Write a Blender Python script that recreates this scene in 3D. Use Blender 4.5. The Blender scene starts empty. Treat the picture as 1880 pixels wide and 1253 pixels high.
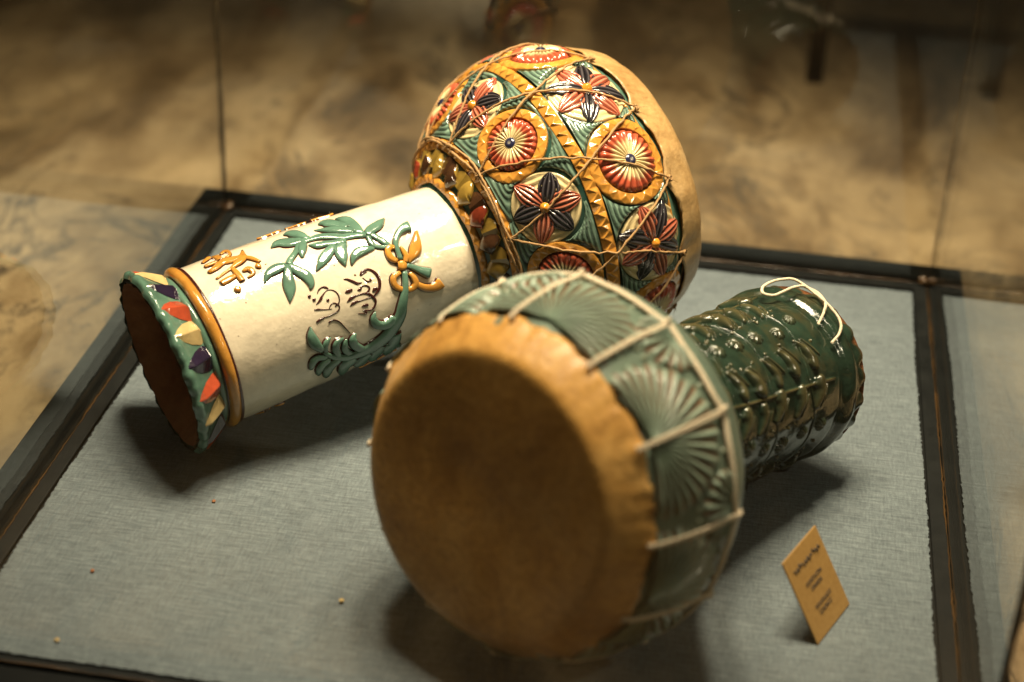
import bpy, math, random
import numpy as np
from mathutils import Matrix, Vector

# ---------------------------------------------------------------- camera
scene = bpy.context.scene
COL = scene.collection
R = math.radians
CAM = (0.14105, -1.05, 0.70)
CAM_X = Vector((0.98640202, 0.15943899, 0.03987809))
CAM_Y = Vector((-0.11475541, 0.49446095, 0.8615913))
CAM_F = Vector((-0.11765308, 0.85445163, -0.50603376))
cd = bpy.data.cameras.new('camera')
cam = bpy.data.objects.new('camera', cd)
COL.objects.link(cam)
m = Matrix((CAM_X, CAM_Y, -CAM_F)).transposed().to_4x4()
m.translation = CAM
cam.matrix_world = m
cd.sensor_width = 36.0
cd.lens = 3280.0 / 1880.0 * 36.0
cd.clip_start = 0.02
cd.clip_end = 60.0
cd.dof.use_dof = True
cd.dof.focus_distance = 1.215
cd.dof.aperture_fstop = 3.2
scene.camera = cam

# ---------------------------------------------------------------- world and lamps
w = bpy.data.worlds.new('World')
scene.world = w
w.use_nodes = True
bg = w.node_tree.nodes['Background']
bg.inputs['Color'].default_value = (1.0, 0.80, 0.52, 1)
bg.inputs['Strength'].default_value = 0.042

def lamp(name, loc, power, size, col, aim=None):
    ld = bpy.data.lights.new(name, 'AREA')
    ld.shape = 'DISK'; ld.size = size; ld.energy = power; ld.color = col
    o = bpy.data.objects.new(name, ld)
    COL.objects.link(o); o.location = loc
    if aim:
        o.rotation_euler = (Vector(aim) - Vector(loc)).to_track_quat('-Z', 'Y').to_euler()
    return o
# six small downlights in the ceiling of the case
for lx in (-0.20, 0.0, 0.20):
    for ly in (0.04, 0.22):
        lamp('case_downlight', (lx, ly, 1.22), 1.10, 0.12, (1.0, 0.82, 0.58)).data.spread = R(66)
# a room spotlight to the right, outside the glass
lamp('room_spotlight', (0.86, -0.31, 0.80), 0.16, 0.05, (1.0, 0.84, 0.62), (-0.05, 0.0, 0.08)).data.spread = R(60)

vs = scene.view_settings
vs.view_transform = 'Standard'
vs.look = 'None'
vs.exposure = 0.26
vs.gamma = 1.0
vs.use_curve_mapping = False
scene.cycles.max_bounces = 10
scene.cycles.transparent_max_bounces = 24
scene.cycles.glossy_bounces = 6
scene.cycles.caustics_reflective = False
scene.cycles.use_denoising = True

# ---------------------------------------------------------------- motif strokes on the white stem: (t along axis, phi degrees, half width)
VINE_UP=[[[0.09614,113.16,0.00211],[0.09921,109.2,0.00192],[0.10466,105.15,0.00171],[0.10851,100.73,0.0015],[0.11438,96.97,0.00225],[0.12051,96.48,0.00255]],[[0.07459,120.02,0.00016],[0.08039,114.5,0.00253],[0.08712,112.53,0.0034],[0.09395,112.86,0.00188]],[[0.09518,112.73,0.00131],[0.09114,122.37,0.00314],[0.08829,130.92,0.00343],[0.08417,140.17,0.00016]],[[0.09614,113.16,0.00181],[0.09887,119.63,0.00296],[0.10283,126.12,0.00346],[0.10328,132.76,0.00219],[0.1011,136.24,0.00042]],[[0.0931,90.81,0.00019],[0.10017,89.38,0.00373],[0.10722,93.3,0.00439],[0.11432,95.81,0.00223]],[[0.10765,78.29,0.00028],[0.11245,81.05,0.00369],[0.11602,88.02,0.00334],[0.11874,96.5,0.00147]],[[0.10693,111.44,0.00053],[0.10931,105.89,0.00237],[0.11285,100.25,0.00246],[0.11568,96.7,0.00113]],[[0.11704,97.61,0.00124],[0.12588,97.7,0.00249],[0.13318,101.19,0.0026],[0.13989,105.94,0.00264],[0.14777,108.33,0.00205],[0.15538,111.38,0.00156]],[[0.11609,102.15,0.00023],[0.12087,105.79,0.00226],[0.1263,106.85,0.00218],[0.13237,109.11,0.00218],[0.14057,110.75,0.00174]],[[0.1108,125.51,0.00016],[0.1183,119.72,0.00297],[0.12466,115.17,0.00328],[0.1317,110.51,0.00169]],[[0.13091,129.7,0.00028],[0.13175,122.82,0.00326],[0.13369,116.28,0.00371],[0.13767,111.79,0.00271]],[[0.13325,80.22,0.00042],[0.13837,83.01,0.00432],[0.14381,91.17,0.00326],[0.1484,98.19,0.00208]],[[0.12711,87.73,0.00022],[0.13394,93.14,0.00215],[0.14144,97.64,0.00312],[0.14975,104.24,0.00236]],[[0.14626,80.67,0.00039],[0.15049,87.0,0.00381],[0.15212,95.42,0.00384],[0.15268,104.44,0.00338],[0.15526,110.39,0.00069]],[[0.17513,100.84,0.00019],[0.16777,105.95,0.0031],[0.16036,108.64,0.0033],[0.15651,112.81,0.00162]],[[0.15651,112.81,0.00143],[0.15578,118.1,0.00174],[0.1563,122.1,0.00156],[0.16078,125.57,0.00133],[0.16565,126.98,0.00117]],[[0.1585,111.22,0.0017],[0.16201,117.85,0.00192],[0.16454,122.82,0.00193],[0.16644,126.61,0.00125]],[[0.13535,130.55,0.00027],[0.1395,125.51,0.00212],[0.14496,122.92,0.00312],[0.15084,123.33,0.00234],[0.15579,124.46,0.0009]],[[0.16926,140.2,0.00179],[0.17001,133.34,0.00153],[0.1715,126.45,0.00171],[0.17599,120.43,0.00193],[0.18186,117.4,0.00291],[0.18654,117.43,0.00366]],[[0.17147,145.79,0.00146],[0.17541,148.61,0.00172],[0.18037,153.65,0.00243],[0.18565,158.31,0.00338]]]
VINE_LOW=[[[0.1685,149.16,0.00195],[0.16688,155.34,0.0021],[0.16499,161.42,0.00237],[0.15967,172.71,0.00346],[0.15679,180.09,0.0042],[0.15062,188.07,0.00483],[0.14239,194.83,0.00538],[0.13294,198.3,0.00538],[0.12252,197.98,0.00381],[0.11219,196.16,0.00273],[0.10231,190.01,0.00187],[0.09575,182.14,0.00112]],[[0.15224,178.93,0.00229],[0.14803,182.79,0.00366],[0.14236,182.21,0.00307],[0.1377,178.58,0.00289],[0.13671,172.96,0.00223],[0.13951,168.79,0.00026]],[[0.09173,160.18,0.00023],[0.09029,166.61,0.00296],[0.09149,173.39,0.00351],[0.09546,180.84,0.00175]],[[0.10341,173.57,0.00026],[0.10003,175.22,0.00186],[0.09785,178.6,0.00194],[0.09804,183.29,0.0014]],[[0.11207,178.35,0.00084],[0.10673,179.63,0.00234],[0.10495,184.57,0.00239],[0.1072,192.97,0.00179]],[[0.11431,180.05,0.00056],[0.11221,183.67,0.00207],[0.1121,189.26,0.00222],[0.11732,197.39,0.00184]],[[0.12172,178.61,0.00057],[0.11857,182.27,0.00283],[0.11937,188.28,0.00288],[0.12512,196.7,0.0028]],[[0.08506,192.51,0.00136],[0.08714,186.62,0.00268],[0.09084,184.93,0.00228],[0.09748,187.92,0.00167]],[[0.09074,202.1,0.00134],[0.09132,196.36,0.00273],[0.09405,192.45,0.00277],[0.09968,191.08,0.00208]],[[0.09708,208.91,0.00204],[0.09779,201.47,0.00371],[0.10086,197.39,0.00355],[0.1071,195.01,0.00224]],[[0.11071,221.95,0.00106],[0.1105,209.22,0.00416],[0.11327,204.09,0.0057],[0.11889,200.89,0.00357]],[[0.12363,214.76,0.0053],[0.12655,207.95,0.00452],[0.131,204.26,0.00333]],[[0.13456,220.23,0.00189],[0.1354,212.17,0.00491],[0.13747,206.87,0.00549],[0.14086,201.6,0.00329]],[[0.14714,219.37,0.00345],[0.14787,210.31,0.0062],[0.15062,205.81,0.00513],[0.15241,195.53,0.0037]],[[0.15815,220.89,0.00102],[0.15285,211.9,0.00232],[0.15004,205.29,0.00229]]]
BOW=[[[0.16648,140.22,0.00151],[0.16334,135.96,0.0021],[0.1633,130.51,0.00188],[0.16624,128.31,0.00186],[0.16922,129.6,0.00131]],[[0.17351,130.48,0.00079],[0.17399,135.62,0.00154],[0.1741,139.27,0.00179],[0.17172,142.99,0.0015]],[[0.17415,144.59,0.00049],[0.17701,141.67,0.00219],[0.18242,136.74,0.00389],[0.18659,129.78,0.00246],[0.18978,122.86,0.00074]],[[0.16536,148.69,0.00135],[0.15942,150.45,0.00193],[0.15832,155.92,0.002],[0.16135,160.37,0.00172],[0.16534,162.15,0.00144]],[[0.16534,162.15,0.00135],[0.16933,163.95,0.00184],[0.17333,161.64,0.00222],[0.17359,157.1,0.00205],[0.17154,151.59,0.00125]],[[0.17433,162.09,0.00168],[0.17876,166.81,0.00218],[0.18384,169.53,0.0025],[0.18883,170.06,0.00331],[0.1923,168.63,0.0039]],[[0.16527,143.19,0.00194],[0.16813,144.38,0.0032],[0.17111,145.93,0.00194]]]
INK=[[[0.13788,139.93,0.00053],[0.14055,137.84,0.00097],[0.14468,137.67,0.00069],[0.14791,140.87,0.0008],[0.1495,145.77,0.00094],[0.14885,150.75,0.00095],[0.14674,154.56,0.00076],[0.14205,157.78,0.00038]],[[0.13821,139.78,0.00053],[0.14101,139.1,0.00053],[0.14317,139.44,0.00018]],[[0.13879,141.98,0.00029],[0.14018,144.8,0.00037],[0.14165,146.19,0.00044],[0.14385,145.8,0.00055],[0.14302,144.67,0.00037]],[[0.1259,137.9,0.00028],[0.12839,139.16,0.00056],[0.13157,142.3,0.00074],[0.13371,144.48,0.00072],[0.137,145.15,0.00018]],[[0.12294,147.48,0.00018],[0.12554,147.28,0.00106],[0.12856,147.25,0.00062]],[[0.1417,154.25,0.00019],[0.14384,153.34,0.0011],[0.14586,152.63,0.00063]],[[0.13178,149.34,0.00026],[0.1339,149.19,0.00079],[0.13545,149.06,0.00027]],[[0.13178,149.34,0.00018],[0.13596,147.73,0.00035],[0.13923,148.46,0.00054],[0.14061,150.95,0.00057],[0.13892,152.82,0.00056],[0.13739,153.47,0.00046]],[[0.12185,154.38,0.00018],[0.12543,152.82,0.00089],[0.12925,152.12,0.00054]],[[0.12909,152.57,0.00036],[0.13309,152.7,0.00044],[0.13731,153.7,0.00062],[0.13995,156.36,0.00081],[0.14179,160.29,0.00074],[0.1414,163.28,0.0006],[0.13853,166.27,0.0005],[0.13493,166.24,0.00036],[0.13087,164.27,0.00027]],[[0.12293,157.88,0.00018],[0.1261,156.67,0.00082],[0.12969,156.65,0.00045]],[[0.12908,156.91,0.0004],[0.13406,157.22,0.00031],[0.14205,157.78,0.00027]],[[0.13088,161.54,0.00023],[0.13319,161.51,0.00083],[0.13582,162.14,0.00072]],[[0.127,165.34,0.00018],[0.12927,166.36,0.00027],[0.13248,167.81,0.00033],[0.13319,167.06,0.00036],[0.13154,165.52,0.00035]],[[0.1045,140.75,0.00013],[0.10666,138.59,0.00039],[0.10954,137.7,0.00044],[0.11165,138.56,0.00063],[0.11308,140.42,0.00037]],[[0.10095,147.53,0.00013],[0.104,146.05,0.00062],[0.10617,144.43,0.0008],[0.10772,143.06,0.00044],[0.11154,141.08,0.00026],[0.1147,141.85,0.00031],[0.11717,144.36,0.00037],[0.11789,148.19,0.00042],[0.11659,152.19,0.00037],[0.11303,153.72,0.00036]],[[0.09779,139.95,0.00053],[0.09876,140.34,0.00107],[0.09971,140.73,0.00053]],[[0.09974,143.83,0.00052],[0.10087,143.8,0.00096],[0.10203,143.76,0.00052]],[[0.10863,147.78,0.00044],[0.10968,147.7,0.00088],[0.11069,147.62,0.00044]],[[0.10848,153.84,0.00028],[0.10994,151.95,0.00028],[0.11252,151.01,0.00031],[0.11489,152.74,0.0004],[0.11573,155.36,0.00042],[0.11372,157.53,0.00032],[0.10841,158.3,0.00028],[0.10389,158.41,0.00023]],[[0.09833,150.41,0.00026],[0.101,151.16,0.00048],[0.10528,153.01,0.00026],[0.11023,154.56,0.00018]],[[0.0969,159.19,0.00046],[0.09988,158.46,0.00064],[0.10353,158.0,0.00041]],[[0.10516,162.96,0.00047],[0.10714,162.3,0.00037],[0.10993,163.0,0.00035],[0.11265,165.73,0.00031],[0.11496,170.47,0.00027],[0.11803,177.43,0.00018]]]
SCRIPT=[[[0.04628,93.29,0.00108],[0.052,91.38,0.00215],[0.05697,88.57,0.00234],[0.0606,87.12,0.00367],[0.06536,88.61,0.00319],[0.07017,89.96,0.00254],[0.07354,87.43,0.00178],[0.0764,80.21,0.00072]],[[0.05768,70.93,0.00078],[0.05911,76.97,0.00219],[0.05925,83.81,0.002]],[[0.04707,84.27,0.00119],[0.05196,83.91,0.00159],[0.05644,84.16,0.00122]],[[0.04799,102.38,0.00068],[0.05352,100.17,0.00081],[0.06076,97.57,0.00096],[0.06644,95.08,0.00223],[0.07108,92.33,0.00256],[0.0741,88.86,0.00211]],[[0.04886,107.94,0.00195],[0.0547,106.76,0.00195],[0.06008,105.79,0.00135]],[[0.06164,98.16,0.00135],[0.06214,104.62,0.00187],[0.06239,112.28,0.00167]],[[0.06622,104.08,0.00073],[0.07012,103.89,0.00174],[0.0719,106.68,0.00175],[0.0708,109.84,0.00093],[0.06683,110.95,0.00033]],[[0.07415,91.44,0.00145],[0.07714,95.18,0.00144],[0.08047,101.47,0.00091]],[[0.07554,104.63,0.00095],[0.07747,104.62,0.00233],[0.07915,104.32,0.00095]],[[0.05426,116.65,0.0008],[0.0565,116.72,0.00241],[0.05889,116.48,0.00079]],[[0.06302,72.26,0.00074],[0.06722,68.81,0.00185],[0.06884,73.33,0.00122],[0.06702,80.51,0.00093],[0.06356,81.56,0.00063]],[[0.04818,76.55,0.00079],[0.05498,70.98,0.00185]]]
# ---------------------------------------------------------------- helpers
rng = np.random.default_rng(7)
random.seed(7)

def new_mat(name):
    mt = bpy.data.materials.new(name); mt.use_nodes = True
    nt = mt.node_tree
    return mt, nt, nt.nodes['Principled BSDF']

def link(nt, a, b): nt.links.new(a, b)

def node(nt, typ, **kw):
    n = nt.nodes.new(typ)
    for k, v in kw.items():
        if k in n.inputs: n.inputs[k].default_value = v
        else: setattr(n, k, v)
    return n

def ramp(nt, fac, stops):
    r = nt.nodes.new('ShaderNodeValToRGB')
    el = r.color_ramp.elements
    while len(el) < len(stops): el.new(0.5)
    for e, (p, c) in zip(el, stops):
        e.position = p; e.color = (c[0], c[1], c[2], 1)
    link(nt, fac, r.inputs['Fac'])
    return r.outputs['Color']

def mixc(nt, fac, a, b, mode='MIX'):
    n = nt.nodes.new('ShaderNodeMix'); n.data_type = 'RGBA'; n.blend_type = mode
    for sock, val in ((n.inputs[0], fac), (n.inputs[6], a), (n.inputs[7], b)):
        if hasattr(val, 'default_value') or hasattr(val, 'links'): link(nt, val, sock)
        else: sock.default_value = val if isinstance(val, (int, float)) else (val[0], val[1], val[2], 1)
    return n.outputs[2]

def noise(nt, scale, detail=4, rough=0.55, vec=None, dist=0.0):
    n = nt.nodes.new('ShaderNodeTexNoise')
    n.inputs['Scale'].default_value = scale; n.inputs['Detail'].default_value = detail
    n.inputs['Roughness'].default_value = rough; n.inputs['Distortion'].default_value = dist
    if vec is not None: link(nt, vec, n.inputs['Vector'])
    return n.outputs['Fac']

def objco(nt, scale=None, rot=None):
    tc = nt.nodes.new('ShaderNodeTexCoord')
    if scale is None: return tc.outputs['Object']
    mp = nt.nodes.new('ShaderNodeMapping'); mp.inputs['Scale'].default_value = scale
    if rot: mp.inputs['Rotation'].default_value = rot
    link(nt, tc.outputs['Object'], mp.inputs['Vector'])
    return mp.outputs['Vector']

def bump(nt, bsdf, hgt, strength=0.3, dist=0.001):
    b = nt.nodes.new('ShaderNodeBump')
    b.inputs['Strength'].default_value = strength; b.inputs['Distance'].default_value = dist
    link(nt, hgt, b.inputs['Height']); link(nt, b.outputs['Normal'], bsdf.inputs['Normal'])

def glaze(name, col, var=0.25, rough=0.13, bmp=0.25, bscale=90, use_attr=False, spots=0.0, breaks=None):
    """fired glaze: pooled colour variation, faint ripple, clear glossy coat"""
    mt, nt, b = new_mat(name)
    v = objco(nt)
    base = col
    if use_attr:
        at = nt.nodes.new('ShaderNodeAttribute'); at.attribute_name = 'Col'
        base = at.outputs['Color']
    n1 = noise(nt, 70, 5, 0.6, v)
    n2 = noise(nt, 260, 3, 0.5, v)
    sh = ramp(nt, n1, [(0.3, (1 - var,) * 3), (0.7, (1 + 0.25 * var,) * 3)])
    c = mixc(nt, 1.0, base, sh, 'MULTIPLY')
    if breaks:
        bk = ramp(nt, noise(nt, 38, 6, 0.65, v, 0.6), [(0.50, (0, 0, 0)), (0.66, (0.6, 0.6, 0.6))])
        c = mixc(nt, bk, c, breaks)
    if spots:
        sp = ramp(nt, noise(nt, 330, 2, 0.5, v), [(0.735, (0, 0, 0)), (0.76, (1, 1, 1))])
        c = mixc(nt, sp, c, (0.10, 0.05, 0.025))
    link(nt, c, b.inputs['Base Color'])
    rr = nt.nodes.new('ShaderNodeMapRange')
    rr.inputs['To Min'].default_value = rough * 0.6; rr.inputs['To Max'].default_value = rough * 1.7
    link(nt, n2, rr.inputs['Value']); link(nt, rr.outputs['Result'], b.inputs['Roughness'])
    b.inputs['Coat Weight'].default_value = 0.5; b.inputs['Coat Roughness'].default_value = 0.05
    ad = nt.nodes.new('ShaderNodeMath'); ad.operation = 'MULTIPLY_ADD'
    link(nt, n2, ad.inputs[0]); ad.inputs[1].default_value = 0.25
    link(nt, noise(nt, bscale, 3, 0.5, v), ad.inputs[2])
    bump(nt, b, ad.outputs[0], bmp, 0.0015)
    return mt

def cloth_like(name, col, rough=0.85, scale=600, var=0.3, bmp=0.5):
    mt, nt, b = new_mat(name)
    v = objco(nt)
    n1 = noise(nt, scale, 3, 0.6, v)
    c = mixc(nt, 1.0, col, ramp(nt, n1, [(0.3, (1 - var,) * 3), (0.75, (1.1,) * 3)]), 'MULTIPLY')
    link(nt, c, b.inputs['Base Color']); b.inputs['Roughness'].default_value = rough
    bump(nt, b, n1, bmp, 0.0006)
    return mt

M = {}
M['white'] = glaze('white_glaze', (0.80, 0.70, 0.53), 0.16, 0.11, 0.65, 48, spots=1)
M['teal'] = glaze('teal_glaze', (0.115, 0.225, 0.165), 0.35, 0.12, 0.3)
M['teal_dark'] = glaze('deep_green_ground', (0.022, 0.062, 0.048), 0.5, 0.16, 0.4)
M['orange'] = glaze('amber_glaze', (0.58, 0.265, 0.045), 0.35, 0.13, 0.35)
M['paint'] = glaze('painted_glaze', (1, 1, 1), 0.25, 0.12, 0.3, use_attr=True)
M['red'] = glaze('red_glaze', (0.52, 0.085, 0.035), 0.35, 0.12)
M['cream'] = glaze('cream_glaze', (0.66, 0.49, 0.22), 0.3, 0.13)
M['navy'] = glaze('navy_glaze', (0.022, 0.014, 0.035), 0.4, 0.12)
M['olive'] = glaze('olive_glaze', (0.30, 0.19, 0.035), 0.45, 0.14)
M['umber'] = glaze('umber_glaze', (0.065, 0.028, 0.012), 0.5, 0.14)
M['oxblood'] = glaze('oxblood_glaze', (0.22, 0.035, 0.015), 0.5, 0.13)
M['ink'] = glaze('maroon_line', (0.055, 0.012, 0.010), 0.3, 0.16)
M['gstem'] = glaze('bottle_green_glaze', (0.020, 0.050, 0.026), 0.55, 0.14, 0.7, 80, use_attr=True, breaks=(0.060, 0.050, 0.020))
M['gbowl'] = glaze('pale_celadon_glaze', (1, 1, 1), 0.25, 0.30, 0.4, 80, use_attr=True)
M['gbowl'].node_tree.nodes['Principled BSDF'].inputs['Coat Weight'].default_value = 0.12
M['twine'] = cloth_like('hemp_twine', (0.46, 0.27, 0.11), 0.8, 900, 0.5, 0.8)
M['cord'] = cloth_like('cotton_cord', (0.86, 0.74, 0.55), 0.85, 700, 0.35, 0.8)

def terracotta():
    mt, nt, b = new_mat('terracotta')
    v = objco(nt)
    n1 = noise(nt, 60, 6, 0.65, v)
    link(nt, ramp(nt, n1, [(0.3, (0.22, 0.075, 0.025)), (0.7, (0.42, 0.17, 0.06))]), b.inputs['Base Color'])
    b.inputs['Roughness'].default_value = 0.75
    bump(nt, b, noise(nt, 240, 5, 0.6, v), 0.5, 0.0015)
    return mt
M['terracotta'] = terracotta()

def skin_mat(name, c0, c1, c2, rim0, rim1):
    """goat skin: mottled, stained darker towards its cut edge (stain follows the edge attribute)"""
    mt, nt, b = new_mat(name)
    v = objco(nt)
    n1 = noise(nt, 17, 8, 0.70, v, 0.7)
    n2 = noise(nt, 210, 5, 0.65, v)
    c = ramp(nt, n1, [(0.28, c0), (0.5, c1), (0.72, c2)])
    c = mixc(nt, 0.5, c, ramp(nt, n2, [(0.3, (0.50, 0.45, 0.40)), (0.6, (1, 1, 1))]), 'MULTIPLY')
    c = mixc(nt, 0.7, c, ramp(nt, noise(nt, 46, 5, 0.6, v, 1.5), [(0.26, (0.55, 0.48, 0.40)), (0.40, (1, 1, 1))]), 'MULTIPLY')
    at = nt.nodes.new('ShaderNodeAttribute'); at.attribute_name = 'edge'
    ad = nt.nodes.new('ShaderNodeMath'); ad.operation = 'MULTIPLY_ADD'
    link(nt, noise(nt, 90, 5, 0.6, v), ad.inputs[0]); ad.inputs[1].default_value = 0.5
    link(nt, at.outputs['Fac'], ad.inputs[2])
    stain = ramp(nt, ad.outputs[0], [(1.16, (0, 0, 0)), (1.36, (1, 1, 1))])
    c = mixc(nt, stain, c, (0.10, 0.045, 0.015))
    link(nt, c, b.inputs['Base Color'])
    b.inputs['Roughness'].default_value = 0.36
    b.inputs['Specular IOR Level'].default_value = 0.5
    ad2 = nt.nodes.new('ShaderNodeMath'); ad2.operation = 'MULTIPLY_ADD'
    link(nt, noise(nt, 38, 4, 0.55, v), ad2.inputs[0]); ad2.inputs[1].default_value = 1.5
    link(nt, n2, ad2.inputs[2])
    bump(nt, b, ad2.outputs[0], 0.35, 0.0015)
    return mt
M['skin_w'] = skin_mat('pale_goat_skin', (0.28, 0.155, 0.052), (0.47, 0.295, 0.12), (0.60, 0.42, 0.21), 0, 0)
M['skin_g'] = skin_mat('amber_goat_skin', (0.37, 0.170, 0.038), (0.68, 0.36, 0.088), (0.84, 0.50, 0.16), 0, 0)

# --- mesh plumbing
def mesh_obj(name, verts, faces, mat, parent=None, smooth=True, mats=None, midx=None, cols=None, fattr=None):
    me = bpy.data.meshes.new(name)
    me.from_pydata([tuple(v) for v in verts], [], [tuple(f) for f in faces])
    for mt in (mats or [mat]): me.materials.append(mt)
    if smooth: me.polygons.foreach_set('use_smooth', [True] * len(me.polygons))
    if midx is not None: me.polygons.foreach_set('material_index', midx)
    if cols is not None:
        ca = me.color_attributes.new('Col', 'FLOAT_COLOR', 'POINT')
        a = np.ones((len(verts), 4)); a[:, :3] = cols
        ca.data.foreach_set('color', a.ravel())
    if fattr is not None:
        fa = me.attributes.new('edge', 'FLOAT', 'POINT')
        fa.data.foreach_set('value', np.asarray(fattr, float).ravel())
    me.update()
    o = bpy.data.objects.new(name, me)
    COL.objects.link(o)
    if parent is not None: o.parent = parent
    return o

def grid_faces(nu, nv, wrap_v=False):
    f = []
    for i in range(nu - 1):
        for j in range(nv if wrap_v else nv - 1):
            k = (j + 1) % nv
            f.append((i * nv + j, i * nv + k, (i + 1) * nv + k, (i + 1) * nv + j))
    return f

def tag(o, label, cat=None, group=None, kind=None):
    if label: o['label'] = label
    if cat: o['category'] = cat
    if group: o['group'] = group
    if kind: o['kind'] = kind
    return o

def empty(name, loc=(0, 0, 0)):
    o = bpy.data.objects.new(name, None); COL.objects.link(o)
    o.location = loc; o.empty_display_size = 0.03
    return o

def box(name, lo, hi, mat, parent=None, bev=0.0, wob=0.0):
    x0, y0, z0 = lo; x1, y1, z1 = hi
    v = [(x0, y0, z0), (x1, y0, z0), (x1, y1, z0), (x0, y1, z0), (x0, y0, z1), (x1, y0, z1), (x1, y1, z1), (x0, y1, z1)]
    f = [(3, 2, 1, 0), (4, 5, 6, 7), (0, 1, 5, 4), (1, 2, 6, 5), (2, 3, 7, 6), (3, 0, 4, 7)]
    o = mesh_obj(name, v, f, mat, parent, smooth=False)
    if bev:
        md = o.modifiers.new('bevel', 'BEVEL'); md.width = bev; md.segments = 2
    return o

def catmull(P, n):
    """resample control rows P (k x d) to n rows, uniform Catmull-Rom"""
    P = np.asarray(P, float)
    if len(P) == 2:
        u = np.linspace(0, 1, n)[:, None]
        return P[0] * (1 - u) + P[1] * u
    Q = np.vstack([2 * P[0] - P[1], P, 2 * P[-1] - P[-2]])
    u = np.linspace(0, len(P) - 1, n); i = np.minimum(u.astype(int), len(P) - 2); f = (u - i)[:, None]
    p0, p1, p2, p3 = Q[i], Q[i + 1], Q[i + 2], Q[i + 3]
    return 0.5 * (2 * p1 + (p2 - p0) * f + (2 * p0 - 5 * p1 + 4 * p2 - p3) * f ** 2 + (3 * p1 - p0 - 3 * p2 + p3) * f ** 3)

class Surf:
    """surface of revolution about local Z; t along the axis, phi round it, h off the surface"""
    def __init__(self, prof):
        d = catmull(prof, 900)
        self.T, self.Rr = d[:, 0], d[:, 1]
        ds = np.hypot(np.diff(self.T), np.diff(self.Rr))
        self.S = np.concatenate([[0], np.cumsum(ds)])
        gs = np.gradient(self.S)
        self.dT, self.dR = np.gradient(self.T) / gs, np.gradient(self.Rr) / gs
    def s_of_t(self, t): return np.interp(t, self.T, self.S)
    def at_s(self, s, phi, h=0.0):
        t = np.interp(s, self.S, self.T); r = np.interp(s, self.S, self.Rr)
        a = np.interp(s, self.S, self.dT); b = np.interp(s, self.S, self.dR)
        k = np.hypot(a, b); nr, nt = a / k, -b / k
        rr = r + h * nr
        return np.stack([rr * np.cos(phi), rr * np.sin(phi), t + h * nt + 0 * phi], -1)
    def r_s(self, s): return np.interp(s, self.S, self.Rr)
    def at(self, t, phi, h=0.0): return self.at_s(self.s_of_t(t), phi, h)
    def patch(self, s0, phi0, x, y, h):
        """x metres round, y metres along the profile, from a centre"""
        s = s0 + y
        return self.at_s(s, phi0 + x / self.r_s(s), h)

def lathe(name, S, t0, t1, n, nphi, mat, parent, hfun=None, **kw):
    s = np.linspace(S.s_of_t(t0), S.s_of_t(t1), n)
    ph = np.linspace(0, 2 * np.pi, nphi, endpoint=False)
    ss, pp = np.meshgrid(s, ph, indexing='ij')
    h = hfun(ss, pp) if hfun else 0 * ss
    V = S.at_s(ss, pp, h).reshape(-1, 3)
    return mesh_obj(name, V, [f[::-1] for f in grid_faces(n, nphi, True)], mat, parent, **kw)

def strip_sy(S, rows, h, n=14, xs=None, prof=None, line=0.00045):
    """a raised stroke laid on S. rows: (t, phi_deg, half_width). returns verts, faces, edge flags"""
    P = np.array(rows, float)
    P = np.column_stack([S.s_of_t(P[:, 0]), np.radians(P[:, 1]), P[:, 2]])
    C = catmull(P, n)
    C[:, 2] = np.maximum(C[:, 2], 0.00012)
    r = S.r_s(C[:, 0])
    dx = np.gradient(C[:, 1]) * r; dy = np.gradient(C[:, 0])
    L = np.hypot(dx, dy) + 1e-9
    sx, sy = -dy / L, dx / L
    if xs is None:
        xs = np.array([-1, -.96, -.8, -.45, 0, .45, .8, .96, 1.0]); hs = np.array([-.15, .45, .85, .98, 1.0, .98, .85, .45, -.15])
    else: hs = prof
    V = []
    for i in range(n):
        hw = C[i, 2]
        ext = hw + line
        hh = h * min(1.0, 0.35 + hw / (1.6 * h))
        off = xs * hw; off = np.where(np.abs(xs) >= 1, np.sign(xs) * ext, off)
        s = C[i, 0] + off * sy[i]
        ph = C[i, 1] + off * sx[i] / r[i]
        V.append(S.at_s(s, ph, hs * hh))
    V = np.concatenate(V)
    k = len(xs)
    F = grid_faces(n, k)
    mi = []
    for i in range(n - 1):
        for j in range(k - 1): mi.append(1 if j in (0, k - 2) else 0)
    # end caps
    F.append(tuple(range(k))[::-1]); mi.append(1)
    F.append(tuple(range((n - 1) * k, n * k))); mi.append(1)
    return V, F, mi

def stroke(name, S, rows, h, mat, parent, n=14, outline='ink', line=0.00065):
    V, F, mi = strip_sy(S, rows, h, n, line=line)
    return mesh_obj(name, V, F, None, parent, mats=[mat, M[outline]], midx=mi)

def strokes(name, S, rowlist, h, mat, parent, n=14, outline='ink', line=0.00065):
    VV, FF, MI = [], [], []; b = 0
    for rows in rowlist:
        V, F, mi = strip_sy(S, rows, h, n, line=line)
        VV.append(V); FF += [tuple(i + b for i in f) for f in F]; MI += mi; b += len(V)
    return mesh_obj(name, np.concatenate(VV), FF, None, parent, mats=[mat, M[outline]], midx=MI)

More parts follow.
